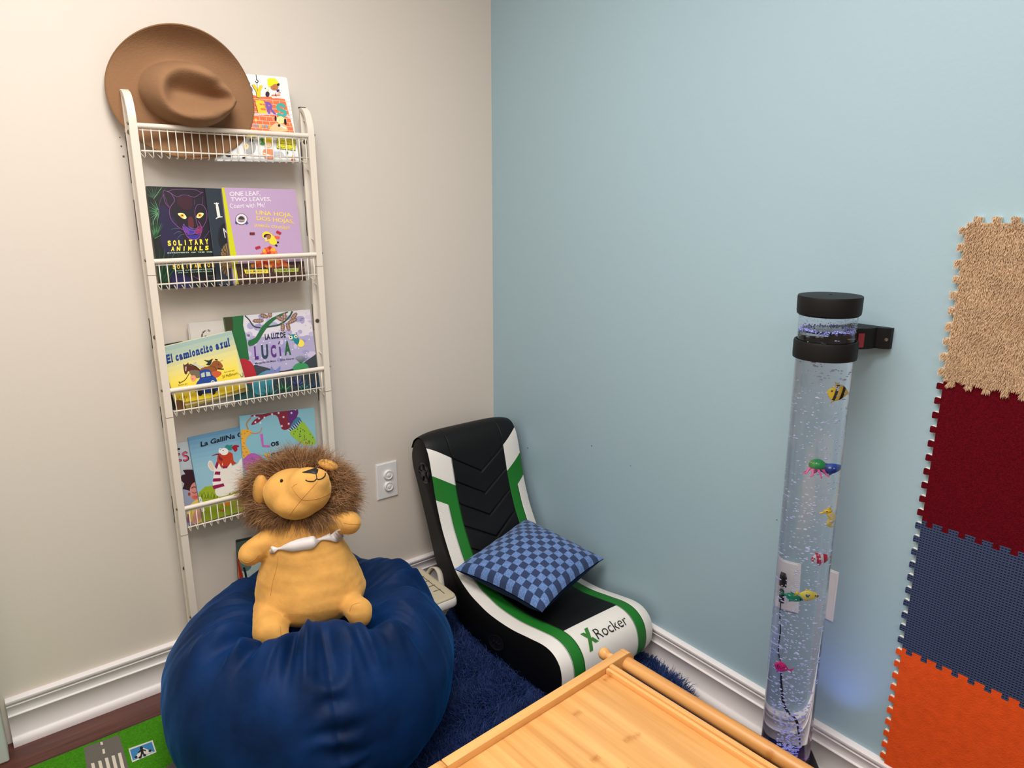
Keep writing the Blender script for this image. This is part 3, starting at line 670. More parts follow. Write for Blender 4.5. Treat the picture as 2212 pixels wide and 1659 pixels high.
B1, B2, B3, B4, B5 = [z-.071 for z in ZB]
book([(452, 155), (610, 164), (656, 352), (447, 345)], .010, (236, 238, 240), lean(B1, 0), 'white picture book with orange bricks and big ERS letters, behind the tan hat', art_builders)
book([(318, 402), (465, 407), (520, 616), (343, 624)], .012, (20, 26, 24), lean(B2, .020), 'dark picture book with a glowing-eyed black panther and yellow SOLITARY ANIMALS title', art_solitary)
book([(440, 406), (580, 411), (640, 608), (472, 617)], .010, (38, 48, 60), lean(B2, .0095), 'slate navy picture book mostly hidden between the panther book and the lilac one', art_night)
book([(474, 405), (634, 409), (665, 606), (510, 614)], .009, (190, 160, 196), lean(B2, 0), 'lilac picture book with lime spine, white ONE LEAF title and autumn leaf pile', art_leaf)
def art_truck(A):
    A.zoom(320, 640, 5.267)
    bands = [(166, 190, 182), (178, 198, 178), (196, 206, 170), (216, 214, 160), (232, 222, 148), (242, 226, 132), (246, 226, 110), (248, 224, 86), (248, 220, 62), (250, 220, 44)]
    for i, c in enumerate(bands):
        y0 = 560+i*62; A.poly([(100, y0+30), (1000, y0-200), (1250, y0+900), (100, y0+1100)], c)
    A.line([(170, 575), (910, 400)], 10, (214, 222, 206), 1)
    A.poly([(230, 1230), (700, 1160), (1100, 1040), (1200, 1060), (1200, 1300), (240, 1400)], (150, 128, 44), 0); A.line([(400, 1240), (760, 1160), (1120, 1090)], 16, (196, 184, 150)); A.line([(470, 1245), (800, 1190), (1120, 1120)], 5, (90, 76, 40))
    A.poly([(280, 1200), (340, 1180), (400, 1200), (430, 1300), (300, 1330)], (96, 62, 30), 4)
    for x in (300, 340, 390, 420): A.line([(x, 1210), (x-8, 1130+(x % 7)*6)], 5, (120, 100, 50), 1); A.line([(x, 1190), (x+16, 1140)], 4, (120, 100, 50), 1, layer=False)
    # title in tall slab letters, one by one along a rising baseline
    B_ = (26, 62, 140); s_ = 'El camioncito azul'; x0, y0, x1, y1 = 205, 765, 935, 562
    wd = {'i': .5, 'l': .5, ' ': .55, 'm': 1.55, 'E': 1.25, 't': .8, 'c': .9}
    tot = sum(wd.get(c, 1) for c in s_); k = 0; first = True
    for ch in s_:
        a = k/tot; k += wd.get(ch, 1); b_ = k/tot
        if ch == ' ': continue
        xa, xb = x0+(x1-x0)*(a+.004), x0+(x1-x0)*(b_-.009); ya, yb = y0+(y1-y0)*a, y0+(y1-y0)*b_
        hgt = {'E': 92, 'l': 92, 't': 78, 'i': 84}.get(ch, 66); capf = {'E': 1, 'l': 1.03, 't': .93, 'i': 1}.get(ch, .78)
        A.text(ch, (xa, ya), (xb, yb), (xa-14, ya-hgt/capf), B_, .06, layer=first)
        A.line([(xa-3, ya-4), (xb+3, yb-5)], 13, B_, 1, layer=False) if ch in 'Elmnitu' else None
        first = False
    Br = (120, 58, 28)
    A.poly([(400, 800), (400, 762), (410, 780), (440, 770), (456, 748), (462, 775), (530, 800), (600, 850), (590, 900), (500, 880), (455, 850), (440, 885), (415, 880)], (92, 44, 30), 2); A.line([(470, 770), (540, 800), (600, 850)], 10, (24, 16, 16)); A.line([(430, 800), (428, 850)], 10, (230, 220, 214), 1)
    A.poly([(590, 850), (620, 810), (700, 790), (740, 740), (800, 735), (850, 790), (830, 820), (790, 830), (760, 870), (700, 880)], (150, 84, 40), 3); A.line([(810, 745), (850, 725)], 7, (190, 150, 90), 1); A.line([(760, 718), (790, 724)], 12, (30, 24, 24), 1); A.ell(800, 775, 6, 6, (20, 14, 10)); A.line([(790, 825), (860, 830)], 14, (60, 30, 20)); A.line([(700, 790), (760, 810), (780, 850)], 6, (90, 48, 22))
    A.poly([(510, 765), (545, 740), (560, 775), (600, 790), (650, 780), (630, 810), (590, 815), (560, 800)], (206, 206, 196), 3); A.line([(545, 750), (525, 770)], 6, (230, 160, 60), 1)
    A.poly([(630, 725), (690, 730), (730, 710), (720, 750), (700, 785), (655, 775), (680, 755)], (22, 40, 40), 3); A.line([(725, 718), (740, 714)], 7, (200, 50, 40), 1)
    A.poly([(470, 850), (520, 840), (580, 850), (590, 920), (540, 930), (490, 900)], (120, 104, 84), 3); A.poly([(480, 910), (530, 900), (545, 950), (500, 970)], (236, 160, 120), 3); A.ell(505, 940, 9, 7, (200, 110, 90)); A.poly([(730, 860), (800, 850), (835, 880), (790, 920), (740, 925)], (206, 90, 50), 3)
    A.line([(470, 870), (420, 950), (360, 985)], 8, (80, 50, 30)); A.line([(350, 970), (362, 995)], 10, (50, 30, 20), 1)
    A.poly([(585, 860), (640, 830), (700, 840), (730, 900), (770, 930), (790, 1000), (780, 1080), (560, 1110), (545, 1000), (590, 930)], (28, 70, 150), 3); A.poly([(598, 880), (640, 862), (645, 915), (605, 925)], (196, 200, 190)); A.poly([(655, 860), (700, 862), (712, 905), (662, 912)], (196, 200, 190), layer=False)
    A.line([(585, 930), (740, 905)], 8, (16, 36, 90), 1); A.ell(735, 975, 22, 20, (210, 220, 240)); A.ell(735, 975, 12, 11, (90, 110, 160)); A.ell(590, 1100, 28, 34, (24, 24, 30)); A.ell(740, 1085, 28, 34, (24, 24, 30)); A.line([(545, 1060), (800, 1030)], 18, (20, 44, 100), 1)
    A.text('Ilustrado por', (865, 872), (985, 845), (862, 856), (110, 90, 40)); A.text('Jill McElmurry', (845, 930), (1030, 885), (838, 900), (60, 50, 30), jit=.06); A.text('Escrito por', (345, 1020), (450, 998), (342, 1002), (110, 90, 40))
    A.line([(1040, 880), (1060, 915), (1078, 905), (1075, 870)], 5, (60, 50, 30))
def art_lucia(A):
    A.zoom(320, 640, 5.267)
    A.poly([(840, 100), (1900, 60), (2100, 1200), (900, 1300)], (176, 168, 204)); A.poly([(1050, 180), (1850, 120), (1890, 420), (1400, 460), (1120, 420)], (222, 216, 226), 4)
    r = random.Random(9)
    for i in range(60):
        x, y = r.uniform(1120, 1880), r.uniform(220, 780); k = r.random(); A.ell(x, y, r.uniform(18, 60), r.uniform(12, 40), (150+int(60*k), 146+int(55*k), 196+int(30*k)), layer=(i % 10 == 0), n=10)
    for i in range(26): A.ell(r.uniform(1200, 1880), r.uniform(480, 800), 7, 6, (240, 236, 244), layer=(i == 0), n=8)
    for i in range(12): A.ell(r.uniform(1730, 1860), r.uniform(180, 420), 7, 6, (204, 170, 210), layer=(i == 0), n=8)
    A.poly([(1180, 820), (1300, 800), (1500, 850), (1700, 800), (1850, 700), (1950, 680), (2000, 1100), (1150, 1250)], (58, 66, 74), 4)
    A.poly([(850, 100), (1085, 200), (1080, 330), (1120, 500), (1150, 720), (1060, 760), (900, 500)], (34, 104, 56), 0); A.poly([(850, 235), (950, 220), (960, 420), (880, 400)], (58, 60, 34), 3)
    A.poly([(1140, 505), (1220, 470), (1290, 350), (1400, 250), (1560, 180), (1590, 185), (1440, 270), (1360, 350), (1310, 420), (1240, 530), (1150, 570)], (40, 106, 60), 2)
    A.line([(1100, 220), (1150, 270), (1200, 340), (1280, 360)], 14, (52, 60, 50), taper=False); A.line([(1350, 350), (1500, 320), (1600, 240), (1640, 170)], 20, (48, 84, 56)); 
    for x, y, a, L_ in ((1250, 280, 0, 65), (1320, 225, .3, 50), (1385, 205, 1.4, 40), (1500, 255, .5, 50), (1550, 225, 1.5, 42), (1660, 225, 2.3, 50), (1640, 280, 2.7, 62), (1530, 355, 1.6, 48), (1592, 350, 1.3, 48)):
        A.ell(x, y, L_, 24, (126, 96, 88), a); A.line([(x-L_*math.cos(a), y-L_*math.sin(a)), (x+L_*math.cos(a), y+L_*math.sin(a))], 4, (214, 180, 150), 1)
        for k in (-.5, -.1, .3): A.line([(x+L_*k*math.cos(a), y+L_*k*math.sin(a)), (x+L_*(k+.2)*math.cos(a)-16*math.sin(a), y+L_*(k+.2)*math.sin(a)+16*math.cos(a))], 4, (214, 170, 140), 1, layer=False); A.line([(x+L_*k*math.cos(a), y+L_*k*math.sin(a)), (x+L_*(k+.2)*math.cos(a)+16*math.sin(a), y+L_*(k+.2)*math.sin(a)-16*math.cos(a))], 4, (214, 170, 140), 1, layer=False)
    A.text('LA LUZ DE', (1330, 492), (1565, 464), (1324, 430), (34, 40, 62), .04)
    for ch, x, y, w, h, c in (('L', 1212, 712, 45, 140, (92, 44, 128)), ('U', 1292, 706, 78, 150, (44, 66, 88)), ('C', 1398, 690, 62, 130, (96, 48, 132)), ('I', 1496, 672, 18, 95, (96, 50, 132)), ('A', 1552, 664, 74, 150, (46, 96, 62))):
        A.text(ch, (x, y), (x+w, y-w*.12), (x-10, y-h), c, .05, layer=(ch == 'L'))
    A.line([(1482, 545), (1496, 512)], 14, (96, 50, 132), 1)
    # glow bug
    A.poly([(1700, 510), (1740, 490), (1775, 530), (1760, 570), (1710, 570)], (246, 228, 90), 3); A.poly([(1640, 470), (1690, 460), (1720, 500), (1700, 550), (1660, 520)], (30, 128, 140), 3); A.poly([(1605, 450), (1650, 430), (1700, 445), (1690, 490), (1620, 500)], (36, 140, 150), 3)
    A.ell(1622, 470, 22, 22, (232, 226, 200)); A.ell(1678, 458, 20, 20, (232, 226, 200)); A.ell(1620, 468, 9, 9, (20, 24, 26)); A.ell(1680, 460, 8, 8, (20, 24, 26)); A.line([(1620, 450), (1605, 430), (1590, 428)], 4, (30, 40, 50)); A.line([(1690, 440), (1690, 420), (1675, 414)], 4, (30, 40, 50))
    A.text('Margarita del Mazo  •  Silvia Álvarez', (1215, 772), (1660, 715), (1212, 752), (52, 44, 76), .01)
    A.poly([(1040, 720), (1160, 740), (1220, 860), (1240, 1000), (1150, 1080), (1040, 900)], (178, 36, 48), 4); A.poly([(1060, 1000), (1300, 1060), (1300, 1260), (1000, 1260)], (38, 90, 92), 3)
    A.poly([(1270, 880), (1370, 840), (1420, 900), (1400, 1080), (1250, 1120), (1180, 1050), (1200, 950)], (64, 150, 170), 4); A.poly([(1290, 860), (1380, 850), (1400, 790), (1440, 850), (1500, 790), (1490, 860), (1400, 900)], (120, 134, 190), 2)
    A.poly([(1645, 830), (1680, 770), (1760, 755), (1820, 790), (1815, 850), (1740, 880)], (60, 150, 92), 4)
    A.h += A.step
    for i in range(13): a = math.radians(40+i*8); A.line([(1735, 765), (1735+90*math.cos(a), 765-90*math.sin(a))], 4, (96, 120, 116), 1, layer=False)
    for cx, cy, c in ((1540, 1080, (70, 160, 110)), (1760, 1060, (84, 160, 150)), (1900, 1050, (60, 90, 130)), (1380, 1130, (60, 150, 150)), (1700, 1020, (88, 104, 170))):
        A.h += A.step
        for i in range(9): a = math.radians(20+i*17); A.line([(cx, cy), (cx+120*math.cos(a), cy-120*math.sin(a))], 22, c if i % 2 else tuple(int(v*.6) for v in c), 1, layer=False, taper=True)
def art_grey(A):
    A.zoom(320, 640, 5.267); A.line([(455, 310), (520, 700)], 8, (176, 170, 166), 1); A.h += A.step
    for i, ch in enumerate('Edición 20'):
        a = math.radians(200-i*15); A.text(ch, (672+62*math.cos(a)-6, 462-62*math.sin(a)), (672+62*math.cos(a)+10, 462-62*math.sin(a)-6), (672+62*math.cos(a)-8, 462-62*math.sin(a)-22), (40, 40, 44), .02, layer=False) if ch != ' ' else None
    A.ell(655, 456, 14, 10, (40, 40, 44))
def art_plain_dark(A):
    A.zoom(320, 640, 5.267); A.ell(300, 522, 4, 4, (200, 205, 220))
def art_es(A):
    A.zoom(360, 960, 9.215)
    A.poly([(100, -100), (700, -200), (900, 1300), (100, 1800)], (182, 190, 196)); A.poly([(200, 950), (420, 900), (700, 1200), (700, 1700), (250, 1700)], (150, 156, 180), 4)
    A.poly([(160, 80), (262, 70), (270, 108), (240, 108), (215, 130), (212, 175), (262, 170), (268, 215), (222, 225), (232, 292), (300, 295), (302, 335), (190, 355), (150, 340)], (40, 26, 36)); A.poly([(150, 90), (225, 88), (205, 120), (205, 185), (255, 182), (255, 205), (215, 222), (225, 305), (285, 300), (285, 325), (190, 348), (150, 330)], (214, 90, 122))
    A.line([(412, 172), (360, 160), (325, 190), (340, 225), (405, 240), (425, 285), (380, 320), (325, 312)], 44, (40, 26, 36)); A.line([(405, 172), (355, 165), (322, 195), (340, 230), (400, 250), (410, 285), (375, 312), (325, 305)], 32, (206, 84, 116))
    A.poly([(320, 510), (400, 500), (560, 500), (640, 560), (640, 760), (520, 800), (470, 860), (460, 930), (410, 905), (315, 890), (350, 780), (260, 690), (300, 610), (370, 590)], (52, 24, 34), 0)
    A.poly([(480, 830), (560, 750), (680, 780), (700, 1000), (600, 1110), (500, 1060), (460, 960)], (214, 140, 130), 3); A.ell(560, 1050, 55, 40, (222, 96, 84)); A.ell(448, 990, 26, 34, (150, 60, 52)); A.line([(495, 875), (540, 845), (600, 860)], 16, (46, 22, 30)); A.line([(505, 945), (550, 970), (600, 945)], 10, (46, 22, 30)); A.line([(560, 1040), (610, 1050)], 6, (140, 40, 40), 1)
    A.poly([(500, 1170), (620, 1100), (720, 1200), (740, 1560), (600, 1560), (420, 1500), (410, 1320)], (232, 202, 92), 4); A.poly([(560, 1320), (640, 1250), (700, 1400), (620, 1560), (500, 1560)], (222, 160, 140), 3); A.line([(500, 1280), (470, 1530)], 8, (180, 140, 60), 1); A.poly([(410, 1380), (450, 1390), (450, 1560), (410, 1550)], (150, 80, 100))
def art_hen(A):
    A.zoom(360, 960, 9.215)
    bl = [(96, 142, 176), (106, 152, 182), (116, 160, 188), (124, 168, 194), (130, 174, 198), (136, 180, 202), (142, 184, 204), (146, 188, 206)]
    for i, c in enumerate(bl): A.poly([(380, -150+i*95), (1700, -420+i*95), (1900, 1500), (600, 1700)], c)
    A.line([(420, -120), (680, 1500)], 14, (86, 124, 150), 1)
    A.zoom(330, 860, 5.144)
    A.text('La GalliNa C', (532, 540), (1000, 420), (530, 486), (24, 30, 44), .035, jit=.03); A.zoom(360, 960, 9.215)
    A.poly([(640, 960), (900, 820), (1050, 900), (1500, 960), (1650, 1400), (700, 1650)], (150, 170, 40), 2)
    A.h += A.step
    for x in range(680, 1010, 40): A.line([(x, 1080), (x-6+(x % 3)*12, 1000), (x+(-1)**(x//40)*34, 940)], 12, (30, 34, 20), 3, layer=False, taper=True)
    A.poly([(840, 330), (900, 340), (950, 440), (1020, 480), (1200, 460), (1400, 390), (1480, 280), (1620, 300), (1650, 950), (1420, 920), (1250, 990), (1040, 1040), (960, 940), (1000, 800), (960, 560), (880, 520), (820, 420)], (234, 226, 216), 3)
    A.poly([(830, 400), (860, 345), (905, 360), (930, 430), (940, 520), (880, 500)], (222, 206, 182), 3); A.line([(1370, 500), (1440, 520), (1500, 450)], 10, (206, 190, 164))
    A.poly([(1020, 200), (1130, 170), (1220, 150), (1310, 180), (1330, 330), (1390, 370), (1290, 420), (1200, 470), (1110, 450), (1000, 480), (960, 440), (1000, 330)], (190, 62, 34), 2)
    A.poly([(890, 235), (960, 195), (1040, 180), (1060, 240), (1120, 300), (1080, 330), (1030, 280), (1030, 205)], (124, 30, 54), 2); A.poly([(1290, 60), (1350, 10), (1430, 20), (1440, 50), (1400, 60), (1410, 110), (1360, 150), (1330, 110)], (158, 24, 44), 2)
    A.poly([(1150, 60), (1200, 0), (1250, 20), (1310, 0), (1290, 60), (1300, 110), (1230, 110), (1190, 70)], (44, 132, 126), 2)
    A.ell(1060, 120, 26, 50, (240, 234, 226), .2); A.ell(1142, 142, 84, 72, (240, 234, 226)); A.ell(1122, 116, 11, 11, (20, 20, 26)); A.ell(1066, 102, 8, 8, (20, 20, 26))
    for q in ([(1000, 490), (1040, 370), (1090, 480)], [(1100, 400), (1112, 360), (1118, 430)], [(1200, 470), (1280, 360), (1300, 430)]): A.poly(q, (240, 232, 224))
    Mg = (142, 24, 76)
    A.poly([(960, 440), (1000, 340), (1030, 400), (990, 490)], Mg); A.poly([(1110, 480), (1110, 440), (1200, 430), (1200, 470)], Mg)
    A.poly([(950, 510), (1080, 510), (1070, 700), (1150, 830), (930, 890), (910, 760)], (240, 232, 224), 0)
    A.poly([(968, 538), (1068, 540), (1062, 606), (948, 598)], Mg); A.poly([(925, 676), (1068, 668), (1080, 716), (1060, 735), (915, 742)], Mg); A.poly([(910, 822), (1130, 772), (1150, 828), (932, 892)], Mg)
    A.poly([(1230, 990), (1262, 960), (1270, 970), (1250, 990)], (150, 40, 60)); A.ell(1205, 1170, 55, 62, (216, 130, 40)); A.line([(1080, 1190), (1140, 1250), (1130, 1330)], 18, (196, 100, 36)); A.line([(1010, 1270), (1080, 1310), (1180, 1290)], 14, (206, 104, 50)); A.line([(1060, 1330), (1160, 1320)], 12, (206, 104, 50))
    A.poly([(632, 1045), (680, 1040), (760, 1310), (745, 1335), (700, 1345)], (228, 228, 226)); A.text('E GAL', (715, 1310), (700, 1230), (732, 1306), (40, 40, 46)) ; A.text('863', (672, 1130), (660, 1080), (690, 1126), (40, 40, 46), .03)
def art_dresses(A):
    A.zoom(330, 860, 5.144)
    A.poly([(900, 200), (1900, 0), (2100, 1400), (1000, 1500)], (134, 184, 200)); A.line([(948, 220), (1040, 940)], 10, (104, 150, 170), 1)
    r = random.Random(5)
    Rd = (128, 34, 52)
    A.poly([(1085, 205), (1110, 185), (1180, 180), (1260, 170), (1390, 130), (1610, 100), (1590, 240), (1530, 320), (1490, 350), (1430, 340), (1390, 210), (1330, 185), (1240, 215), (1170, 275), (1090, 300), (1130, 240), (1180, 205)], Rd, 2); A.poly([(1500, 160), (1610, 110), (1590, 230), (1530, 300)], (96, 40, 110), 2)
    A.h += A.step
    for x, y in ((1130, 200), (1180, 225), (1240, 215), (1140, 268), (1325, 178), (1398, 165), (1452, 210), (1510, 285), (1432, 310), (1540, 165), (1585, 125), (1195, 275)): A.leafs([(x, y)], 16, (236, 214, 222), 5)
    A.poly([(1535, 300), (1605, 208), (1650, 250), (1590, 350), (1520, 370)], (62, 120, 150), 2)
    A.h += A.step
    for i in range(14): a = i/13; A.line([(1500+a*140, 350-a*110), (1530+a*130, 375-a*100)], 6, (40, 30, 60) if i % 2 else (230, 220, 220), 1, layer=False)
    A.poly([(1520, 378), (1600, 330), (1660, 258), (1730, 340), (1800, 450), (1800, 510), (1700, 522), (1590, 460)], (146, 186, 56), 3)
    A.h += A.step
    for i in range(46):
        x, y = r.uniform(1560, 1790), r.uniform(300, 510)
        if y > 290+(1660-x)*.75 and y > 300+(x-1680)*1.25 and y < 395+(x-1540)*.72 and x < 1780: A.ell(x, y, 6, 6, (28, 40, 34), layer=False, n=8)
    Og = (226, 168, 62)
    A.poly([(955, 380), (1060, 350), (1110, 390), (1060, 420), (1030, 480), (1040, 540), (1080, 600), (1060, 650), (990, 665)], Og, 2); A.line([(1060, 350), (1040, 290), (1060, 250), (1090, 215)], 16, (176, 130, 90)); A.line([(1080, 385), (1150, 390), (1195, 370), (1210, 330)], 10, (200, 130, 90))
    A.h += A.step
    for x, y in ((985, 400), (1020, 390), (1050, 370), (990, 450), (1012, 500), (1020, 560), (995, 600), (1040, 600), (1010, 640), (1060, 630), (1000, 540)): A.line([(x-7, y-5), (x, y+4), (x+8, y-4)], 5, (120, 60, 40), 1, layer=False)
    A.poly([(1000, 690), (1090, 612), (1190, 640), (1255, 740), (1250, 800), (1170, 840), (1080, 830), (1010, 780)], (176, 92, 170), 3)
    A.h += A.step
    for i in range(60):
        x, y = r.uniform(1010, 1240), r.uniform(640, 820)
        if (x-1130)**2/115**2+(y-735)**2/88**2 < 1: A.ell(x, y, 4, 4, (84, 40, 110), layer=False, n=8)
    A.poly([(1190, 398), (1222, 394), (1232, 520), (1300, 522), (1305, 545), (1215, 542)], (190, 96, 178)); A.text('os', (1312, 536), (1402, 520), (1306, 470), (20, 24, 34), .03)
    A.poly([(1230, 620), (1250, 610), (1275, 640), (1285, 600), (1300, 598), (1300, 680), (1278, 682)], (226, 168, 62)); A.text('estidos', (1318, 650), (1628, 598), (1304, 588), (20, 24, 34), .02); A.line([(1655, 625), (1660, 650)], 8, (20, 24, 34), 1)
    A.poly([(1150, 900), (1600, 820), (1750, 1100), (1200, 1200)], (156, 196, 206), 3)
def art_tree(A):
    A.zoom(490, 1100, 10.37)
    A.poly([(100, 500), (2000, 300), (2000, 2000), (100, 2000)], (176, 190, 186)); A.poly([(150, 700), (900, 600), (1400, 500), (1400, 1000), (700, 1100), (400, 1250), (200, 1150)], (30, 34, 34), 3)
    A.poly([(200, 760), (560, 680), (600, 760), (300, 860), (240, 1000)], (70, 84, 74), 3); A.poly([(300, 1150), (500, 1180), (550, 1260), (510, 1350), (400, 1400), (300, 1350), (270, 1250)], (92, 112, 108), 3); A.line([(380, 1300), (420, 1450), (440, 1600)], 50, (26, 34, 40))
    A.poly([(190, 1000), (230, 1060), (300, 1250), (380, 1600), (240, 1600)], (166, 54, 34), 2); A.line([(240, 1250), (280, 1600)], 18, (226, 120, 60), 1); A.line([(220, 1100), (330, 1500)], 12, (120, 30, 24), 1)

book([(352, 751), (500, 712), (537, 846), (376, 888)], .013, (226, 216, 150), lean(B3, 0), 'yellow board book titled El camioncito azul with animals in a blue truck, tilted', art_truck)
book([(482, 685), (666, 669), (695, 838), (512, 870)], .010, (34, 104, 56), lean(B3, .0138), 'La Luz de Lucía picture book, green tree branch and lilac sky on its cover', art_lucia)
book([(402, 700), (515, 688), (548, 868), (432, 882)], .007, (206, 200, 194), lean(B3, .0245), 'pale grey picture book peeking out above the yellow board book', art_grey)
book([(338, 749), (400, 734), (424, 876), (362, 887)], .007, (26, 32, 44), lean(B3, .0245), 'dark navy picture book, only its top edge showing behind the yellow board book', art_plain_dark)
book([(511, 902), (669, 879), (702, 1088), (540, 1116)], .009, (134, 184, 200), lean(B4, 0), 'light blue Los vestidos picture book with patterned dresses, behind the plush lion', art_dresses)
book([(405, 949), (545, 914), (577, 1092), (439, 1125)], .009, (96, 142, 176), lean(B4, .0095), 'blue La Gallina picture book with a white hen in a striped scarf', art_hen)
book([(366, 963), (478, 938), (508, 1112), (388, 1138)], .008, (182, 190, 196), lean(B4, .0195), 'pale picture book with pink Es letters and a dark-haired child, left of the hen book', art_es)
book([(507, 1173), (640, 1138), (664, 1290), (523, 1318)], .010, (40, 44, 44), lean(B5, 0), 'dark picture book with orange streaks, lowest in the rack behind the lion', art_tree)

# ------------------------------------------------------------------ felt hat
M_felt = mat('tan_felt', (146, 109, 79), .92, sheen=.25, bump=.25, bscale=260, var=.05, vscale=12, spec=.15, sheen_tint=(230, 190, 150))
def make_hat():
    nt, nr = 128, 64; V = []; Fc = []
    A_, B_ = .171, .156          # brim half length / half width
    a_, b_ = .103, .078          # crown base
    H = .105
    for i in range(nr+1):
        t = i/nr
        for k in range(nt):
            th = 2*PI*k/nt; c, s = math.cos(th), math.sin(th)
            if t < .40:        # top of the crown
                q = t/.40; rt = 1-.13*max(0, c)**1.5*abs(s)*2.2
                x = a_*.80*q*c*rt+.004; y = b_*.78*q*s*rt
                z = H-.010*q**6
            elif t < .62:      # crown side
                q = (t-.40)/.22; rt = (1-.13*max(0, c)**1.5*abs(s)*2.2)*(1-q)+q
                e = q*q*(3-2*q); w = .80+.20*math.sin(q*PI/2)**.9
                x = a_*w*c*rt+.004*(1-q); y = b_*(w-.02*(1-q))*s*rt; z = (H-.010)*(1-q**1.25)+0.0
            else:              # brim
                q = (t-.62)/.38; R_o = 1
                x = (a_+(A_-a_)*q)*c; y = (b_+((.149 if s > 0 else B_)-b_)*q)*s
                z = .006*math.exp(-q*20)
            rr = math.hypot(x/a_, y/b_)
            if t < .62:
                # teardrop dent: broad at the back, closing to a point at the front
                u = x/a_; wy = .56-.36*max(0, min(1, (u+.3)/1.1)); 
                along = 1/(1+math.exp(-(u+.62)*11))*1/(1+math.exp((u-.74)*14))
                dz = -.060*math.exp(-((y/b_)/wy)**2*1.1)*along
                ridge = .006*math.exp(-(((abs(y)/b_)-wy-.20)/.16)**2)*along
                pinch = math.exp(-((u-.58)/.25)**2)*math.exp(-((abs(y)/b_-.50)/.2)**2)
                k2 = max(0, min(1, z/H)); z += (dz+ridge-.016*pinch)*k2**2
            else:
                q = (t-.62)/.38
                z += (.066 if y > 0 else .012)*q**1.7*abs(y/B_)**2.0 - .012*q**1.5*(x/A_)**2
            if t < .70: k3 = max(0, z)/H; x += .026*k3; y -= .016*k3
            V.append((x, y, z))
    for i in range(nr):
        for k in range(nt): Fc.append((i*nt+k, i*nt+(k+1) % nt, (i+1)*nt+(k+1) % nt, (i+1)*nt+k))
    return V, Fc
V, Fc = make_hat()
hat = thing('felt_hat', 'tan felt cowboy hat with a pinched crown, propped in the top basket of the rack', 'hat', (-1.010, -.056, 1.656))
hat.rotation_euler = (0, 0, 0)
HM = Matrix.Rotation(math.radians(-7), 4, 'Z') @ Matrix.Rotation(math.radians(84), 4, 'X') @ Matrix.Rotation(math.radians(-6), 4, 'Z')
o = mesh('crown_and_brim', [HM @ Vector(v) for v in V], Fc, M_felt, hat, world=False, smooth=True)
md = o.modifiers.new('thickness', 'SOLIDIFY'); md.thickness = .0035; md.offset = 0
rim = [HM @ (Vector(V[64*128+k])) for k in range(128)]; rim.append(rim[0])
g = G(); g.tube(rim, .0022, 8); g.out('brim_edge', mat('brown_felt_edge', (138, 102, 70), .9, sheen=.3, spec=.15), hat, world=False, smooth=True)

# ------------------------------------------------------------------ small node algebra
class X:
    """node maths written as expressions"""
    def __init__(s, nt, sock): s.nt = nt; s.s = sock
    def _op(s, op, *a, clamp=False):
        n = s.nt.nodes.new('ShaderNodeMath'); n.operation = op; n.use_clamp = clamp
        for i, v in enumerate((s,)+a):
            if isinstance(v, X): s.nt.links.new(v.s, n.inputs[i])
            else: n.inputs[i].default_value = v
        return X(s.nt, n.outputs[0])
    def __add__(s, o): return s._op('ADD', o)
    def __sub__(s, o): return s._op('SUBTRACT', o)
    def __mul__(s, o): return s._op('MULTIPLY', o)
    def rsub(s, k): return X(s.nt, s._op('MULTIPLY', -1.0).s)._op('ADD', k)
    def gt(s, o): return s._op('GREATER_THAN', o)
    def lt(s, o): return s._op('LESS_THAN', o)
    def abs(s): return s._op('ABSOLUTE')
    def fract(s): return s._op('FRACT')
    def floor(s): return s._op('FLOOR')
    def exp(s): return s._op('EXPONENT')
def uvx(m):
    nt = m.node_tree; u = nt.nodes.new('ShaderNodeUVMap'); sp = nt.nodes.new('ShaderNodeSeparateXYZ'); nt.links.new(u.outputs[0], sp.inputs[0])
    return X(nt, sp.outputs[0]), X(nt, sp.outputs[1])
def mixc(nt, fac, a, b_):
    n = nt.nodes.new('ShaderNodeMix'); n.data_type = 'RGBA'; nt.links.new(fac.s, n.inputs[0])
    for i, v in ((6, a), (7, b_)):
        if isinstance(v, tuple): n.inputs[i].default_value = lin(v)+(1,)
        else: nt.links.new(v, n.inputs[i])
    return n.outputs[2]
def bump_to(m, h, dist, strength=1):
    nt = m.node_tree; b = nt.nodes.new('ShaderNodeBump'); b.inputs['Distance'].default_value = dist; b.inputs['Strength'].default_value = strength
    nt.links.new(h.s, b.inputs['Height']); nt.links.new(b.outputs[0], nt.nodes['Principled BSDF'].inputs['Normal'])

# ------------------------------------------------------------------ floor rocker chair
XA, XB = -.400, -.032
SURF = [(-.070, .585), (-.088, .617), (-.118, .634), (-.148, .628), (-.168, .607), (-.183, .575), (-.199, .515), (-.214, .454), (-.238, .385), (-.266, .325), (-.324, .237), (-.392, .194),
        (-.458, .176), (-.521, .168), (-.616, .172), (-.704, .187), (-.765, .197), (-.805, .192), (-.832, .170), (-.842, .135), (-.838, .098), (-.820, .066)]
BACK = [(-.79, .048), (-.74, .043), (-.657, .034), (-.483, .034), (-.338, .068), (-.217, .188), (-.157, .321), (-.098, .459), (-.072, .514), (-.064, .555)]
S3 = smooth_line([(0, y, z) for y, z in SURF], 7)
arc = [0]
for i in range(1, len(S3)): arc.append(arc[-1]+(S3[i]-S3[i-1]).length)
def s_at(test):
    for i in range(1, len(S3)):
        if test(S3[i-1]) != test(S3[i]) and arc[i] > .06: return arc[i]
    return arc[-1]
s_a = s_at(lambda p: p.z > .612); s_g = s_at(lambda p: p.z > .533); s_w = s_at(lambda p: p.z > .452); s_n = s_at(lambda p: p.y > -.764)
ch = thing('rocker_chair', 'black, green and white legless floor rocker chair standing in the corner', 'chair', ((XA+XB)/2, -.45, 0))
M_vinyl = mat('black_vinyl', (8, 8, 9), .5, spec=.3, bump=.08, bscale=60)
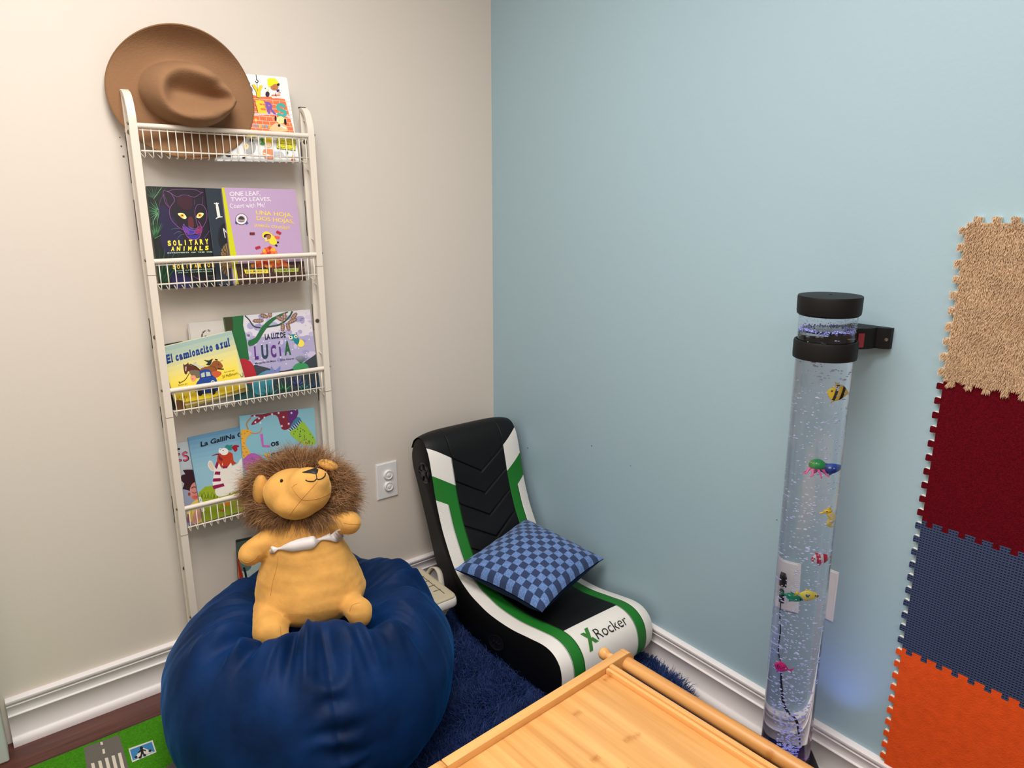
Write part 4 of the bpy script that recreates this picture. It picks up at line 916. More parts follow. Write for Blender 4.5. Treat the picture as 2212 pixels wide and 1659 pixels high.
prof = [(p.y, p.z) for p in smooth_line([(0, y, z) for y, z in SURF[::-1]+BACK[::-1]], 3, True)]
g = G()
for (x0, x1, k) in ((XA+.004, XB-.004, 1),):
    cy = sum(p[0] for p in prof)/len(prof)
    V = []; n = len(prof); layers = [(XA, .006), (XA+.003, .002), (XA+.008, 0), (XB-.008, 0), (XB-.003, .002), (XB, .006)]
    nrm = []
    for i in range(n):
        a, b_ = prof[i-1], prof[(i+1) % n]; d = Vector((b_[0]-a[0], b_[1]-a[1])).normalized(); nrm.append(Vector((-d.y, d.x)))
    area2 = sum(prof[i-1][0]*prof[i][1]-prof[i][0]*prof[i-1][1] for i in range(n)); sg = 1 if area2 > 0 else -1
    for x, ins in layers: V += [Vector((x, prof[i][0]+nrm[i].x*ins*sg, prof[i][1]+nrm[i].y*ins*sg)) for i in range(n)]
    Fc = [(L_*n+i, L_*n+(i+1) % n, (L_+1)*n+(i+1) % n, (L_+1)*n+i) for L_ in range(len(layers)-1) for i in range(n)]+[tuple(range(n)), tuple(range(5*n, 6*n))]
    g.add(V, Fc)
g.out('shell', M_vinyl, ch, auto=45)
# upholstered surface with printed panels
nu = 40; V = []; UV = []; Fc = []
def chair_pt(u, s, off=0):
    i = min(max(np.searchsorted(arc, s), 1), len(arc)-1); f = (s-arc[i-1])/(arc[i]-arc[i-1]); p = S3[i-1].lerp(S3[i], f)
    d = (S3[min(i+1, len(S3)-1)]-S3[max(i-2, 0)]).normalized(); n_ = Vector((0, d.z, -d.y))
    if n_.y*1+0 > 0 and n_.z < 0: n_ = -n_
    w = (XB-XA)/2; edge = .0015+.014*(1-abs(u)**5)*min(1, s/.03+.1)*min(1, (arc[-1]-s)/.03+.1)
    return Vector(((XA+XB)/2+u*(w+.001), p.y, p.z))+n_*(edge+off)
NS = 150
# fix normal direction: outward means away from the body interior
_t = chair_pt(0, arc[-1]*.5)
for j in range(NS+1):
    s = arc[-1]*j/NS
    for i in range(nu+1):
        u = -1+2*i/nu; u = math.copysign(abs(u)**.8, u)
        V.append(chair_pt(u, s)); UV.append((u, s))
for j in range(NS):
    for i in range(nu): a = j*(nu+1)+i; Fc.append((a, a+1, a+nu+2, a+nu+1))
mc = mat('printed_upholstery', (235, 232, 226), .5, spec=.3); nt = mc.node_tree; u, s = uvx(mc); au = u.abs(); dg = au.rsub(1.0)*.12
IN, OUTB = .585, .79
white, green, black = (232, 228, 222), (30, 116, 38), (9, 9, 11)
is_strip = au.gt(IN)
below_a = s.gt(dg+s_a); below_g = s.gt(dg+s_g); below_w = s.gt(dg+s_w)
outer = au.gt(OUTB)*below_w
c1 = mixc(nt, below_g, white, green); c2 = mixc(nt, outer, c1, white); c3 = mixc(nt, is_strip*below_a, black, c2)
nose = au.lt(IN)*s.gt(s_n); c4 = mixc(nt, nose, c3, white)
nt.links.new(c4, nt.nodes['Principled BSDF'].inputs['Base Color'])
# quilting chevrons and panel seams
v = (s-(au.rsub(IN))*.115-(s_a+.052))*(1/.078); fr_ = v.fract()-.5
notch = ((fr_.abs()-.5)*(fr_.abs()-.5)*-420.0).exp()*au.lt(IN)*s.lt(s_at(lambda p: p.y > -.42))*v.gt(-.2)
seam = ((au-IN)*(au-IN)*-9000.0).exp()+((au-OUTB)*(au-OUTB)*-9000.0).exp()*below_w
hgt = (notch+seam*.6).rsub(1.0)
holes = ((u*44).fract()-.5).abs()*((s*240).fract()-.5).abs()
bump_to(mc, hgt+holes*(outer*s.lt(s_at(lambda p: p.y > -.40))*.7), .006)
o = mesh('seat_cushion', V, Fc, mc, ch, smooth=True, uv=UV)
bm = bmesh.new(); bm.from_mesh(o.data); bmesh.ops.recalc_face_normals(bm, faces=bm.faces)
bm.to_mesh(o.data); bm.free()
# brand lettering on the nose
def on_chair(V2, Fc2, u0, u1, s_base, s_top, w, shear=0):
    out = []
    for x, y in V2: out.append(chair_pt(u0+(u1-u0)*(x/w), s_base+(s_top-s_base)*(y/.72), .0016))
    return out
def chair_text(t, u0, u1, sb, st, m, bold=0):
    Vt, Ft, w = glyphs(t, bold); bm = bmesh.new(); vs = [bm.verts.new((x, y, 0)) for x, y in Vt]
    for f in Ft:
        try: bm.faces.new([vs[i] for i in f])
        except ValueError: pass
    bmesh.ops.triangulate(bm, faces=bm.faces[:]); bmesh.ops.subdivide_edges(bm, edges=bm.edges[:], cuts=2, use_grid_fill=True)
    bm.verts.index_update(); V2 = [(v_.co.x, v_.co.y) for v_ in bm.verts]; F2 = [[v_.index for v_ in f.verts] for f in bm.faces]; bm.free()
    return on_chair(V2, F2, u0, u1, sb, st, w), F2
sb, st = s_n+.062, s_n+.036
Vt, Ft = chair_text('Rocker', -.21, .47, sb, st, None, -.005); g = G(); g.add(Vt, Ft); g.out('lettering', mat('black_ink', (16, 16, 18), .5), ch, fix=False)
g = G()
def strip_uv(a, b_, w):
    V = []; n = 6
    for i in range(n+1):
        f = i/n; u_, s_ = a[0]+(b_[0]-a[0])*f, a[1]+(b_[1]-a[1])*f; V += [chair_pt(u_-w, s_, .0018), chair_pt(u_+w, s_, .0018)]
    g.add(V, [(2*i, 2*i+1, 2*i+3, 2*i+2) for i in range(n)])
strip_uv((-.42, sb+.014), (-.27, st-.010), .035); strip_uv((-.40, st-.002), (-.35, (st+sb)/2-.001), .035); strip_uv((-.32, (sb+st)/2+.003), (-.25, sb+.004), .035)
g.out('emblem', mat('green_ink', (48, 120, 40), .5), ch, fix=False)
# speaker ring and socket recess on the left side
sc_ = Vector((XA, -.150, .520)); up = Vector((0, -.20, .98)).normalized(); g = G()
RM = Matrix.Translation(sc_) @ Matrix.Rotation(-PI/2, 4, 'Y') @ Matrix.Scale(1, 4)
g.lathe([(.034, -.002), (.036, .002), (.033, .0045), (.030, .003), (.028, .0005), (.0, .0005)], seg=36, M=RM)
g.lathe([(0, .002), (.012, .002), (.010, .004), (0, .0045)], seg=20, M=RM)
for i in range(5):
    a = 2*PI*i/5+.3; g.tube([RM @ Vector((.011*math.cos(a), .011*math.sin(a), .003)), RM @ Vector((.030*math.cos(a), .030*math.sin(a), .003))], .0022, 6)
g.out('speaker', mat('gloss_black_plastic', (20, 20, 22), .25), ch, auto=40)
pc = Vector((XA, -.545, .088)); RM = Matrix.Translation(pc) @ Matrix.Rotation(-PI/2, 4, 'Y') @ Matrix.Rotation(.4, 4, 'Z'); g = G()
g.lathe([(.030, -.001), (.032, .002), (.029, .003), (.026, .0008), (0, .0008)], seg=32, M=RM @ Matrix.Diagonal((.8, 1.3, 1, 1)))
for i in range(3): g.lathe([(.0042, .001), (.0042, .003), (.0022, .003), (.0022, .001)], seg=12, M=RM @ Matrix.Translation(((i-1)*.004, (i-1)*.014, 0)))
g.out('socket_panel', M_black, ch, auto=40)

# ------------------------------------------------------------------ checkered cushion
PC = [Vector(v) for v in ((-.078, -.292, .312), (-.425, -.356, .262), (-.352, -.702, .250), (-.022, -.622, .278))]
def cushion_side(sign, n=48):
    V = []; UV = []; Fc = []; e1 = (PC[0]+PC[3]-PC[1]-PC[2]).normalized(); e2 = (PC[0]+PC[1]-PC[2]-PC[3]).normalized(); nn = e1.cross(e2).normalized()
    if nn.z < 0: nn = -nn
    for j in range(n+1):
        for i in range(n+1):
            a, b_ = -1+2*i/n, -1+2*j/n
            ia, ib = a*(1-.085*(1-b_*b_)*abs(a)), b_*(1-.085*(1-a*a)*abs(b_))
            fa, fb = (ia+1)/2, (ib+1)/2
            P = PC[2].lerp(PC[3], fa).lerp(PC[1].lerp(PC[0], fa), fb)
            h = ((1-a**2)*(1-b_**2)); h = max(h, 0)**.48
            wr = noise.noise(Vector((a*2.2, b_*2.2, 3.1+sign)))*.006*min(1, h*3)
            P = P+nn*sign*(h*(.062 if sign > 0 else .070)+wr+.0015)
            V.append(P); UV.append(((a+1)/2, (b_+1)/2))
    for j in range(n):
        for i in range(n): q = j*(n+1)+i; Fc.append((q, q+1, q+n+2, q+n+1) if sign > 0 else (q, q+n+1, q+n+2, q+1))
    return V, Fc, UV
cu = thing('checkered_cushion', 'blue and navy checkered throw pillow lying on the rocker chair seat', 'pillow', (-.22, -.49, .26))
mk = mat('checkered_weave', (110, 140, 190), .9, sheen=.15, spec=.15); nt = mk.node_tree; u, v = uvx(mk)
q = (u*14).floor()+(v*14).floor(); ck = (q*.5).fract().gt(.25)
tw = ((u*14*9+v*14*9).fract()-.5).abs()
dark = mixc(nt, tw.gt(.36), (34, 46, 78), (84, 104, 148)); nzn = nt.nodes.new('ShaderNodeTexNoise'); nzn.inputs['Scale'].default_value = 220; tcn = nt.nodes.new('ShaderNodeTexCoord'); nt.links.new(tcn.outputs['Object'], nzn.inputs[0])
lt_ = mixc(nt, X(nt, nzn.outputs[0]).gt(.5), (96, 128, 184), (116, 146, 198))
nt.links.new(mixc(nt, ck, dark, lt_), nt.nodes['Principled BSDF'].inputs['Base Color'])
bump_to(mk, X(nt, nzn.outputs[0])+tw*.6, .0015, .7)
V, Fc, UV = cushion_side(1); mesh('checkered_front', V, Fc, mk, cu, smooth=True, uv=UV)
V, Fc, UV = cushion_side(-1); mesh('velvet_back', V, Fc, mat('navy_velvet', (14, 34, 66), .8, sheen=.15, sheen_tint=(80, 120, 190), spec=.1), cu, smooth=True, uv=UV)

# ------------------------------------------------------------------ bean bag
BC = Vector((-.957, -.5, 0)); BR, BZ, BT, BB = .362, .205, .262, .205
SP = on_plane(722, 1480, (0, -.83, 0), Vector((0, 1, 0))); SEAM = math.atan2(SP.y-BC.y, SP.x-BC.x)
DEP = Vector((-.925, -.50))      # hollow where the lion sits
_fw = Vector((math.cos(YAW), math.sin(YAW)))
FEET = []
for a_, b_, r_, d_ in ((-.060, -.135, .062, .060), (.145, -.085, .055, .045)):
    q_ = Vector((-.95, -.50))+Vector((_r.x, _r.y))*a_+_fw*b_; FEET.append((q_.x, q_.y, r_, d_))
PK = Vector((-.95, -.50))+Vector((_r.x, _r.y))*.082-_fw*.168
def ridged(v): return 1-2*abs(noise.noise(v))
def bag_point(th, ph, fine=True):
    e = 2.35; c = abs(math.cos(ph))**(2/e); s = math.copysign(abs(math.sin(ph))**(2/e), math.sin(ph))
    r = BR*c; x = BC.x+r*math.cos(th); y = BC.y+r*math.sin(th); z = BZ+(BT if s > 0 else BB)*s
    n = Vector((c*math.cos(th), c*math.sin(th), s*1.2)).normalized(); P = Vector((x, y, z))
    dth = (th-SEAM+PI) % (2*PI)-PI
    # broad slouch and nap-scale creases
    P += n*(.014*noise.noise(P*4.2+Vector((3, 1, 7)))+.006*noise.noise(P*9))
    d = (Vector((x, y))-DEP).length
    if s > 0:
        hollow = math.exp(-(d/.165)**4); P.z -= .075*hollow*min(1, s*2)
        P.z += .038*math.exp(-(((P.x-PK.x)**2+(P.y-PK.y)**2)/.062**2)**1.3)
        for fx, fy, fr2, fd in FEET: P.z -= fd*math.exp(-(((P.x-fx)**2+(P.y-fy)**2)/fr2**2)**1.5)
        a = math.atan2(y-DEP.y, x-DEP.x)
        ring = math.exp(-((d-.225)/.075)**2)*min(1, s*2.2)
        fold = (ridged(Vector((math.cos(a)*3.4, math.sin(a)*3.4, d*2.2)))-.5)*1.05+(ridged(Vector((math.cos(a)*7, math.sin(a)*7, 5+d*4)))-.5)*.35
        P += n*ring*(.046*fold+.008)*(1-.65*max(0, min(1, (y-BC.y-.02)/.12)))
    # pucker across the vertical seam
    w = math.exp(-(dth/.13)**2)*min(1, c*1.2)
    P += n*(w*.0065*math.sin(z*120+3*noise.noise(Vector((z*14, dth*5, 1)))+dth*4*math.sin(z*23)) - .008*math.exp(-(dth/.014)**2)*c)
    P += n*(.0022*noise.noise(Vector((P.x*28, P.y*28, P.z*10)))) 
    P.z = max(P.z, .018)
    return P
NT, NP = 300, 150; V = []; Fc = []
for j in range(NP+1):
    ph = -PI/2+PI*j/NP
    for i in range(NT): V.append(bag_point(2*PI*i/NT, ph))
for j in range(NP):
    for i in range(NT): Fc.append((j*NT+i, j*NT+(i+1) % NT, (j+1)*NT+(i+1) % NT, (j+1)*NT+i))
bag = thing('bean_bag', 'big round navy blue velvet bean bag with the plush lion sitting on it', 'bean bag', (BC.x, BC.y, 0))
M_bag = mat('blue_velvet', (4, 38, 82), .62, sheen=.42, sheen_tint=(24, 112, 190), var=.45, vscale=8, detail=9, bump=1, bscale=15, spec=.16, sheen_rough=.35)
bagcover = mesh('cover', V, Fc, M_bag, bag, smooth=True)
g = G(); g.tube([bag_point(SEAM, -1.0+2.35*i/70)*1.0+Vector((math.cos(SEAM), math.sin(SEAM), .3))*.001 for i in range(71)], .0017, 6)
g.out('seam', mat('navy_thread', (5, 12, 32), .8), bag, smooth=True)

# ------------------------------------------------------------------ fabric basket
bk = thing('storage_basket', 'beige fabric storage basket with ribbed sides and slatted lid between bean bag and chair', 'basket', (-.535, -.275, 0))
bx0, bx1, by0, by1, bz = -.622, -.436, -.395, -.158, .190
M_can = mat('canvas', (204, 196, 182), .9, bump=.15, bscale=200); M_rib = mat('ribbed_rope', (186, 176, 160), .9, bump=.2, bscale=150); M_lid = mat('lid_cloth', (198, 186, 160), .9, bump=.15, bscale=180)
def loop(z, ins, r=.02, n=6):
    out = []
    for cx, cy, a0 in ((bx1-ins-r, by1-ins-r, 0), (bx0+ins+r, by1-ins-r, 90), (bx0+ins+r, by0+ins+r, 180), (bx1-ins-r, by0+ins+r, 270)):
        for k in range(n): a = math.radians(a0+90*k/(n-1)); out.append(Vector((cx+r*math.cos(a), cy+r*math.sin(a), z)))
    return out
def skin(rings, cap=True):
    n = len(rings[0]); V = [p for r_ in rings for p in r_]; Fc = [(i*n+k, i*n+(k+1) % n, (i+1)*n+(k+1) % n, (i+1)*n+k) for i in range(len(rings)-1) for k in range(n)]
    if cap: Fc += [tuple(range(n)), tuple(range((len(rings)-1)*n, len(rings)*n))]
    return V, Fc
rings = []
for i in range(49):
    z = .035+.130*i/48; rings.append(loop(z, .060-.054*(z-.035)/.130+.0035*(1-abs(math.sin(i*PI/6)))))
g = G(); g.add(*skin(rings)); g.out('basket_body', M_rib, bk, smooth=True)
rings = [loop(z, ins) for z, ins in ((.162, .006), (.158, .001), (.161, -.001), (.172, -.0015), (.184, .0005), (.1865, .004), (.1855, .010), (.17, .012))]
g = G(); g.add(*skin(rings, False)); g.out('liner_band', mat('white_liner', (226, 222, 216), .85, bump=.3, bscale=25), bk, smooth=True)
rings = [loop(.184, .0035), loop(.190, .0025), loop(.1935, .005), loop(.194, .012)]
g = G(); g.add(*skin(rings)); lid = g.out('lid', M_lid, bk, auto=50)
for k, xx in enumerate((-.475, -.545)):
    for i in range(5):
        g = G(); y_ = -.195-i*.034; g.box((xx-.014, y_-.0012, .1938), (xx+.012, y_+.0012, .1948)); g.box((xx-.001+.008, y_-.030, .1938), (xx+.001+.008, y_, .1948)); g.out('lid_slit', mat('slit_gap', (70, 58, 44), .9), lid)
g = G(); pts = smooth_line([(-.444, -.315, .150), (-.432, -.30, .180), (-.424, -.275, .215), (-.424, -.245, .222), (-.430, -.222, .200), (-.442, -.212, .170)], 5)
V = []; 
for p in pts: V += [p+Vector((-.013, .004, .004)), p+Vector((.004, 0, 0))]
g.add(V, [(2*i, 2*i+1, 2*i+3, 2*i+2) for i in range(len(pts)-1)]); o = g.out('handle', M_can, bk, smooth=True, fix=False); md = o.modifiers.new('t', 'SOLIDIFY'); md.thickness = .004

# ------------------------------------------------------------------ rugs
fl = thing('shag_rug', 'round deep blue shaggy rug under the rocker chair and bean bag', 'rug', (-.55, -.75, 0))
g = G(); g.cyl((-.55, -.75, .001), (-.55, -.75, .012), .545, seg=96); g.out('backing', mat('navy_backing', (16, 30, 66), .9), fl)
n = 95000; r = np.sqrt(rng.random(n))*.55; a = rng.random(n)*2*PI; P = np.stack([-.55+r*np.cos(a), -.75+r*np.sin(a), np.full(n, .012)], 1)
keep = (P[:, 1] > -1.28) & ~((P[:, 0] < -.72) & (P[:, 1] > -.6)) ; P = P[keep]
out_ = np.stack([np.cos(a), np.sin(a), np.zeros(n)], 1)[keep]*(np.clip((r[keep]-.50)/.05, 0, 1)*.9)[:, None]
Nn = np.tile([[0, 0, 1.]], (len(P), 1))+out_
o = fur('pile', P, Nn, .036, .0024, mat('blue_shag', (22, 48, 104), .75, sheen=.4, sheen_tint=(90, 130, 220), var=.3, vscale=40), fl, droop=(0, 0, -.35), lean=.45, clump=28, curl=.25, seed=5)
o['kind'] = 'stuff'

CARPET = colmat('woven_print', .95, bump=.8, bscale=700)
M_grn = mat('green_carpet', (70, 142, 24), .95, bump=.8, bscale=700, var=.25, vscale=260, spec=.1)
rd = thing('play_rug', 'green road-map play rug with grey street and crosswalk beside the bean bag', 'rug', (-1.45, -.5, 0))
g = G(); g.box((-2.15, -1.1, .0008), (-1.19, -.138, .006)); o = g.out('green_pile', M_grn, rd)
A = Art((0, 0, .006), (0, 0, 1), base=.0003, step=.0002).zoom(0, 1200, 3.614)
A.poly([(655, 1500), (930, 1400), (1005, 1659), (1010, 1760), (690, 1760)], (112, 106, 98)); A.poly([(1290, 1659), (1370, 1590), (1460, 1560), (1600, 1900), (1200, 1900)], (104, 98, 90), layer=False)
Wc = (232, 222, 206)
A.poly([(782, 1458), (800, 1455), (806, 1478), (787, 1482)], Wc); A.poly([(798, 1514), (816, 1510), (822, 1546), (803, 1550)], Wc, layer=False)
for x, y in ((710, 1625), (765, 1607), (818, 1584), (870, 1566), (920, 1546)): A.poly([(x, y), (x+25, y-6), (x+58, y+130), (x+30, y+138)], Wc, layer=False)
A.poly([(1003, 1510), (1192, 1443), (1222, 1538), (1032, 1618)], (226, 226, 214)); A.poly([(1015, 1520), (1184, 1457), (1209, 1532), (1038, 1602)], (58, 134, 190))
A.poly([(1048, 1592), (1108, 1500), (1198, 1536)], (228, 224, 214))
A.ell(1104, 1506, 13, 12, (20, 20, 22)); A.line([(1106, 1515), (1112, 1548)], 22, (20, 20, 22), 1); A.line([(1100, 1525), (1080, 1545)], 10, (20, 20, 22), 1); A.line([(1112, 1520), (1140, 1528)], 10, (20, 20, 22), 1); A.line([(1110, 1545), (1130, 1562)], 12, (20, 20, 22), 1); A.line([(1108, 1548), (1100, 1578)], 12, (20, 20, 22), 1)
for x, y in ((1062, 1580), (1095, 1582), (1130, 1566), (1172, 1532)): A.ell(x, y, 12, 8, (20, 20, 22), -.4)
A.g.out('street_print', CARPET, rd, fix=False, col=True)

# ------------------------------------------------------------------ bamboo table with dowel
tb = thing('bamboo_table', 'light bamboo tray table with a round dowel along its right side', 'table', (-.620, -1.206, 0), math.radians(2.9))
bam = bpy.data.materials.new('bamboo'); bam.use_nodes = True; nt = bam.node_tree; N = nt.nodes; L = nt.links; tc = N.new('ShaderNodeTexCoord')
def bamboo_nodes(m, axis, base=(238, 180, 110), dark=(186, 122, 58)):
    nt = m.node_tree; N = nt.nodes; L = nt.links; tc = N.new('ShaderNodeTexCoord'); mp = N.new('ShaderNodeMapping'); sc = [38, 38, 38]; sc[axis] = 1.6; mp.inputs['Scale'].default_value = sc
    L.new(tc.outputs['Object'], mp.inputs[0]); n1 = N.new('ShaderNodeTexNoise'); n1.inputs['Scale'].default_value = 1.0; n1.inputs['Detail'].default_value = 6; L.new(mp.outputs[0], n1.inputs['Vector'])
    # strips with their own tone and sparse nodes
    sp = N.new('ShaderNodeSeparateXYZ'); L.new(tc.outputs['Object'], sp.inputs[0]); other = 0 if axis == 1 else 1
    strip = (X(nt, sp.outputs[other])*(1/.019)).floor(); wn = N.new('ShaderNodeTexWhiteNoise'); wn.noise_dimensions = '1D'; L.new(strip.s, wn.inputs['W'])
    wv = X(nt, wn.outputs[0]); along = X(nt, sp.outputs[axis])
    nodef = ((along*1.7+wv*7.3).fract()-.5); nodeb = (nodef*nodef*-9000.0).exp()
    n2 = N.new('ShaderNodeTexNoise'); n2.inputs['Scale'].default_value = 260; L.new(tc.outputs['Object'], n2.inputs[0])
    f = (X(nt, n1.outputs[0])-.38)*2.3+wv*.22-.06+nodeb*X(nt, n2.outputs[0])*.9
    f = f._op('MULTIPLY', 1.0, clamp=True)
    L.new(mixc(nt, f, base, dark), N['Principled BSDF'].inputs['Base Color']); N['Principled BSDF'].inputs['Roughness'].default_value = .38
    return m
bamboo_nodes(bam, 1); bamx = bpy.data.materials.new('bamboo_crosswise'); bamx.use_nodes = True; bamboo_nodes(bamx, 0)
H = .500
def tbl(name, boxes, m, par=tb, bev=.0015):
    g = G()
    for a, b_ in boxes: g.box(a, b_, bev=bev)
    return g.out(name, m, par, world=False, auto=40)
tbl('tray_panel', [((-.800, -.72, H-.020), (-.019, -.019, H-.014))], bam)
tbl('side_rail', [((-.404, -.019, H-.045), (.046, 0, H))], bamx)
tbl('side_rail', [((-.85, -.019, H-.045), (-.4055, 0, H))], bamx)
tbl('end_rail', [((-.0105, -.72, H-.045), (0, -.0195, H)), ], bam)
tbl('inner_lip', [((-.0195, -.72, H-.030), (-.0115, -.0195, H-.003))], bam)
g = G(); n = 24; cxr, czr = .046, H-.0225
g.prism([(cxr+.0225*math.cos(a_), czr+.0225*math.sin(a_)) for a_ in [-PI/2+PI*i/n for i in range(n+1)]], lambda a, b_, h: (a, h, b_), -.019, 0); g.out('rounded_end', bamx, tb, world=False, auto=40)
g = G(); g.cyl((.046, -.019, H-.022), (.046, -.70, H-.022), .0145, seg=32); g.out('dowel', bam, tb, world=False, auto=40)
g = G(); g.lathe([(0, 0), (.0085, 0), (.0085, .010), (.007, .013), (.0105, .017), (.0125, .022), (.0125, .029), (.010, .033), (.006, .035), (0, .035)], seg=24, M=Matrix.Translation((.027, 0, H-.014)) @ Matrix.Rotation(-PI/2, 4, 'X')); g.out('knob', bamx, tb, world=False, auto=40)
for x in (-.79, -.03):
    for y in (-.70, -.035): tbl('leg', [((x-.015, y-.015, .001), (x+.015, y+.015, H-.021))], bam)

# ------------------------------------------------------------------ plush lion
from mathutils.bvhtree import BVHTree
LO = Vector((-.95, -.50, 0)); LRZ = YAW-PI/2
lion = thing('plush_lion', 'golden plush lion with a shaggy brown mane and white ribbon, sitting on the bean bag', 'stuffed toy', tuple(LO), LRZ)
LM = Matrix.Translation(LO) @ Matrix.Rotation(LRZ, 4, 'Z')
M_fur = mat('golden_plush', (218, 162, 86), .85, sheen=.55, sheen_tint=(255, 214, 140), var=.13, vscale=22, detail=5, spec=.15, bump=.25, bscale=70)
def blob(name, parts, voxel, m, parent, sm=6, noise_amp=0):
    """several rounded volumes melted into one continuous skin"""
    g = G()
    for c, r, *rot in parts:
        M3 = Matrix.Identity(3)
        if rot: M3 = Matrix.Rotation(rot[0][1], 3, rot[0][0])
        g.ell(c, r, 28, 18, M=M3)
    o = g.out(name, m, parent, world=False)
    md = o.modifiers.new('r', 'REMESH'); md.mode = 'VOXEL'; md.voxel_size = voxel
    m2 = o.modifiers.new('s', 'SMOOTH'); m2.factor = .6; m2.iterations = sm
    dg_ = bpy.context.evaluated_depsgraph_get(); dg_.update()
    me = bpy.data.meshes.new_from_object(o.evaluated_get(dg_)); o.modifiers.clear(); o.data = me; me.materials.clear(); me.materials.append(m)
    if noise_amp:
        for v in me.vertices: v.co += v.normal*noise_amp*(noise.noise(v.co*14)+.55*noise.noise(Vector((v.co.x*9, v.co.y*9, v.co.z*46))))
    me.polygons.foreach_set('use_smooth', np.ones(len(me.polygons), bool)); me.update()
    return o
def cap_parts(a, b_, r0, r1, n=6):
    a, b_ = Vector(a), Vector(b_); return [(a.lerp(b_, i/(n-1)), (r0+(r1-r0)*i/(n-1),)*3) for i in range(n)]
body = blob('body', [((.004+(-.008)*f_, -.008+.008*f_, .455+.155*f_), (.137-.062*f_**1.25, .112-.048*f_, .082-.022*f_)) for f_ in [i_/9 for i_ in range(10)]]
            + cap_parts((-.060, -.012, .612), (-.123, -.045, .572), .033, .030)+cap_parts((.062, -.004, .640), (.113, -.012, .637), .030, .0265)
            + cap_parts((-.088, -.060, .432), (-.060, -.130, .420), .036, .041, 5)+[((-.052, -.146, .414), (.040, .024, .038))]
            + cap_parts((.100, -.035, .438), (.140, -.090, .444), .029, .033, 5)+[((.143, -.102, .443), (.031, .020, .033))], .0048, M_fur, lion, 3, .004)
head = blob('head', [((-.020, -.008, .716), (.071, .068, .056)), ((.020, -.026, .728), (.056, .060, .055)), ((.042, -.034, .752), (.034, .038, .033)), ((-.002, -.046, .706), (.056, .046, .040))], .0045, M_fur, lion, 6, .0015)
for nm, c, r, a in (('ear', (-.100, -.004, .718), (.018, .022, .040), .10), ('ear', (.062, .016, .776), (.025, .015, .012), .35)):
    g = G(); g.ell((0, 0, 0), r, 24, 16, M=Matrix.Rotation(a, 3, 'Y')); o = g.out(nm, M_fur, lion, world=False, smooth=True)
    o.data.transform(Matrix.Translation(c))
def bvh(o):
    M_ = wmat(o); return BVHTree.FromPolygons([M_ @ v.co for v in o.data.vertices], [tuple(p.vertices) for p in o.data.polygons])
def drape(tree, px, py, off=.0012):
    h = tree.ray_cast(Vector(CP), ray(px, py).normalized())
    if h[0] is None:
        h = tree.find_nearest(on_plane(px, py, LO+Vector((0, 0, 0)), Vector((math.cos(YAW), math.sin(YAW), 0))))
    return h[0]+h[1]*off
hb = bvh(head); bb = bvh(body)
c5 = lambda x, y: (480+x/3.771, 960+y/3.771)
M_ink = mat('black_embroidery', (20, 16, 16), .6); M_seam = mat('plush_seam', (190, 136, 66), .9)
def dline(tree, pts, r, name, m, par, off=.0008):
    P = [drape(tree, *c5(p.x, p.y), off) for p in smooth_line([(a, b_, 0) for a, b_ in pts], 5)]
    g = G(); g.tube(P, r, 6); return g.out(name, m, par, smooth=True)
# nose: a patch lying on the muzzle
tri = smooth_line([(650, 230, 0), (700, 212, 0), (785, 184, 0), (783, 205, 0), (768, 243, 0), (715, 236, 0)], 3, True)
cx = sum(p.x for p in tri)/len(tri); cy = sum(p.y for p in tri)/len(tri); V = [drape(hb, *c5(cx, cy), .004)]; R1 = []
for k in (.5, 1.0): V += [drape(hb, *c5(cx+(p.x-cx)*k, cy+(p.y-cy)*k), .0035 if k < 1 else .0008) for p in tri]
n = len(tri); Fc = [(0, 1+i, 1+(i+1) % n) for i in range(n)]+[(1+i, 1+n+i, 1+n+(i+1) % n, 1+(i+1) % n) for i in range(n)]
mesh('nose', V, Fc, M_ink, head, smooth=True)
dline(hb, [(764, 242), (768, 262), (769, 280)], .0011, 'mouth', M_ink, head)
dline(hb, [(680, 290), (700, 300), (745, 300), (769, 281), (785, 286), (815, 276), (835, 256), (838, 237)], .0013, 'mouth', M_ink, head)
for pts in ([(778, 300), (700, 390), (648, 445), (590, 520), (548, 575)], [(568, 345), (590, 385), (648, 445), (720, 450), (800, 434), (880, 395)], [(570, 350), (585, 335), (610, 322)]):
    dline(hb, pts, .0007, 'face_seam', M_seam, head, .0002)
g = G(); p = drape(hb, *c5(485, 299), .001); g.ell(p, (.0036, .0036, .0048), 16, 10); g.out('eye', M_ink, head, smooth=True)
for pts in ([(455, 900), (445, 1000), (410, 1130), (395, 1230)], [(150, 935), (200, 965), (260, 940), (300, 900)], [(470, 1480), (478, 1540), (485, 1575)], [(990, 640), (1050, 650), (1120, 650)], [(1040, 1360), (1060, 1310), (1120, 1290)]):
    dline(bb, pts, .0007, 'body_seam', M_seam, body, .0002)
# ribbon across the chest
rib = [((383, 858), (395, 885)), ((420, 825), (438, 884)), ((466, 840), (470, 856)), ((540, 802), (560, 868)), ((640, 766), (650, 860)), ((740, 750), (738, 842)), ((768, 770), (800, 782)), ((850, 736), (868, 785)), ((905, 712), (932, 797)), ((962, 680), (986, 745))]
V = []; ra = smooth_line([(a[0], a[1], 0) for a, b_ in rib], 4); rb = smooth_line([(b_[0], b_[1], 0) for a, b_ in rib], 4)
for i, (a, b_) in enumerate(zip(ra, rb)):
    f = i/len(ra); off = .0035+.004*math.sin(f*14)**2; V += [drape(bb, *c5(a.x, a.y), off), drape(bb, *c5(b_.x, b_.y), off*.6+.002)]
o = mesh('ribbon', V, [(2*i, 2*i+1, 2*i+3, 2*i+2) for i in range(len(ra)-1)], mat('white_satin', (232, 224, 222), .45, sheen=.2), lion, smooth=True)
o['label'] = 'white satin ribbon'; md = o.modifiers.new('t', 'SOLIDIFY'); md.thickness = .0012
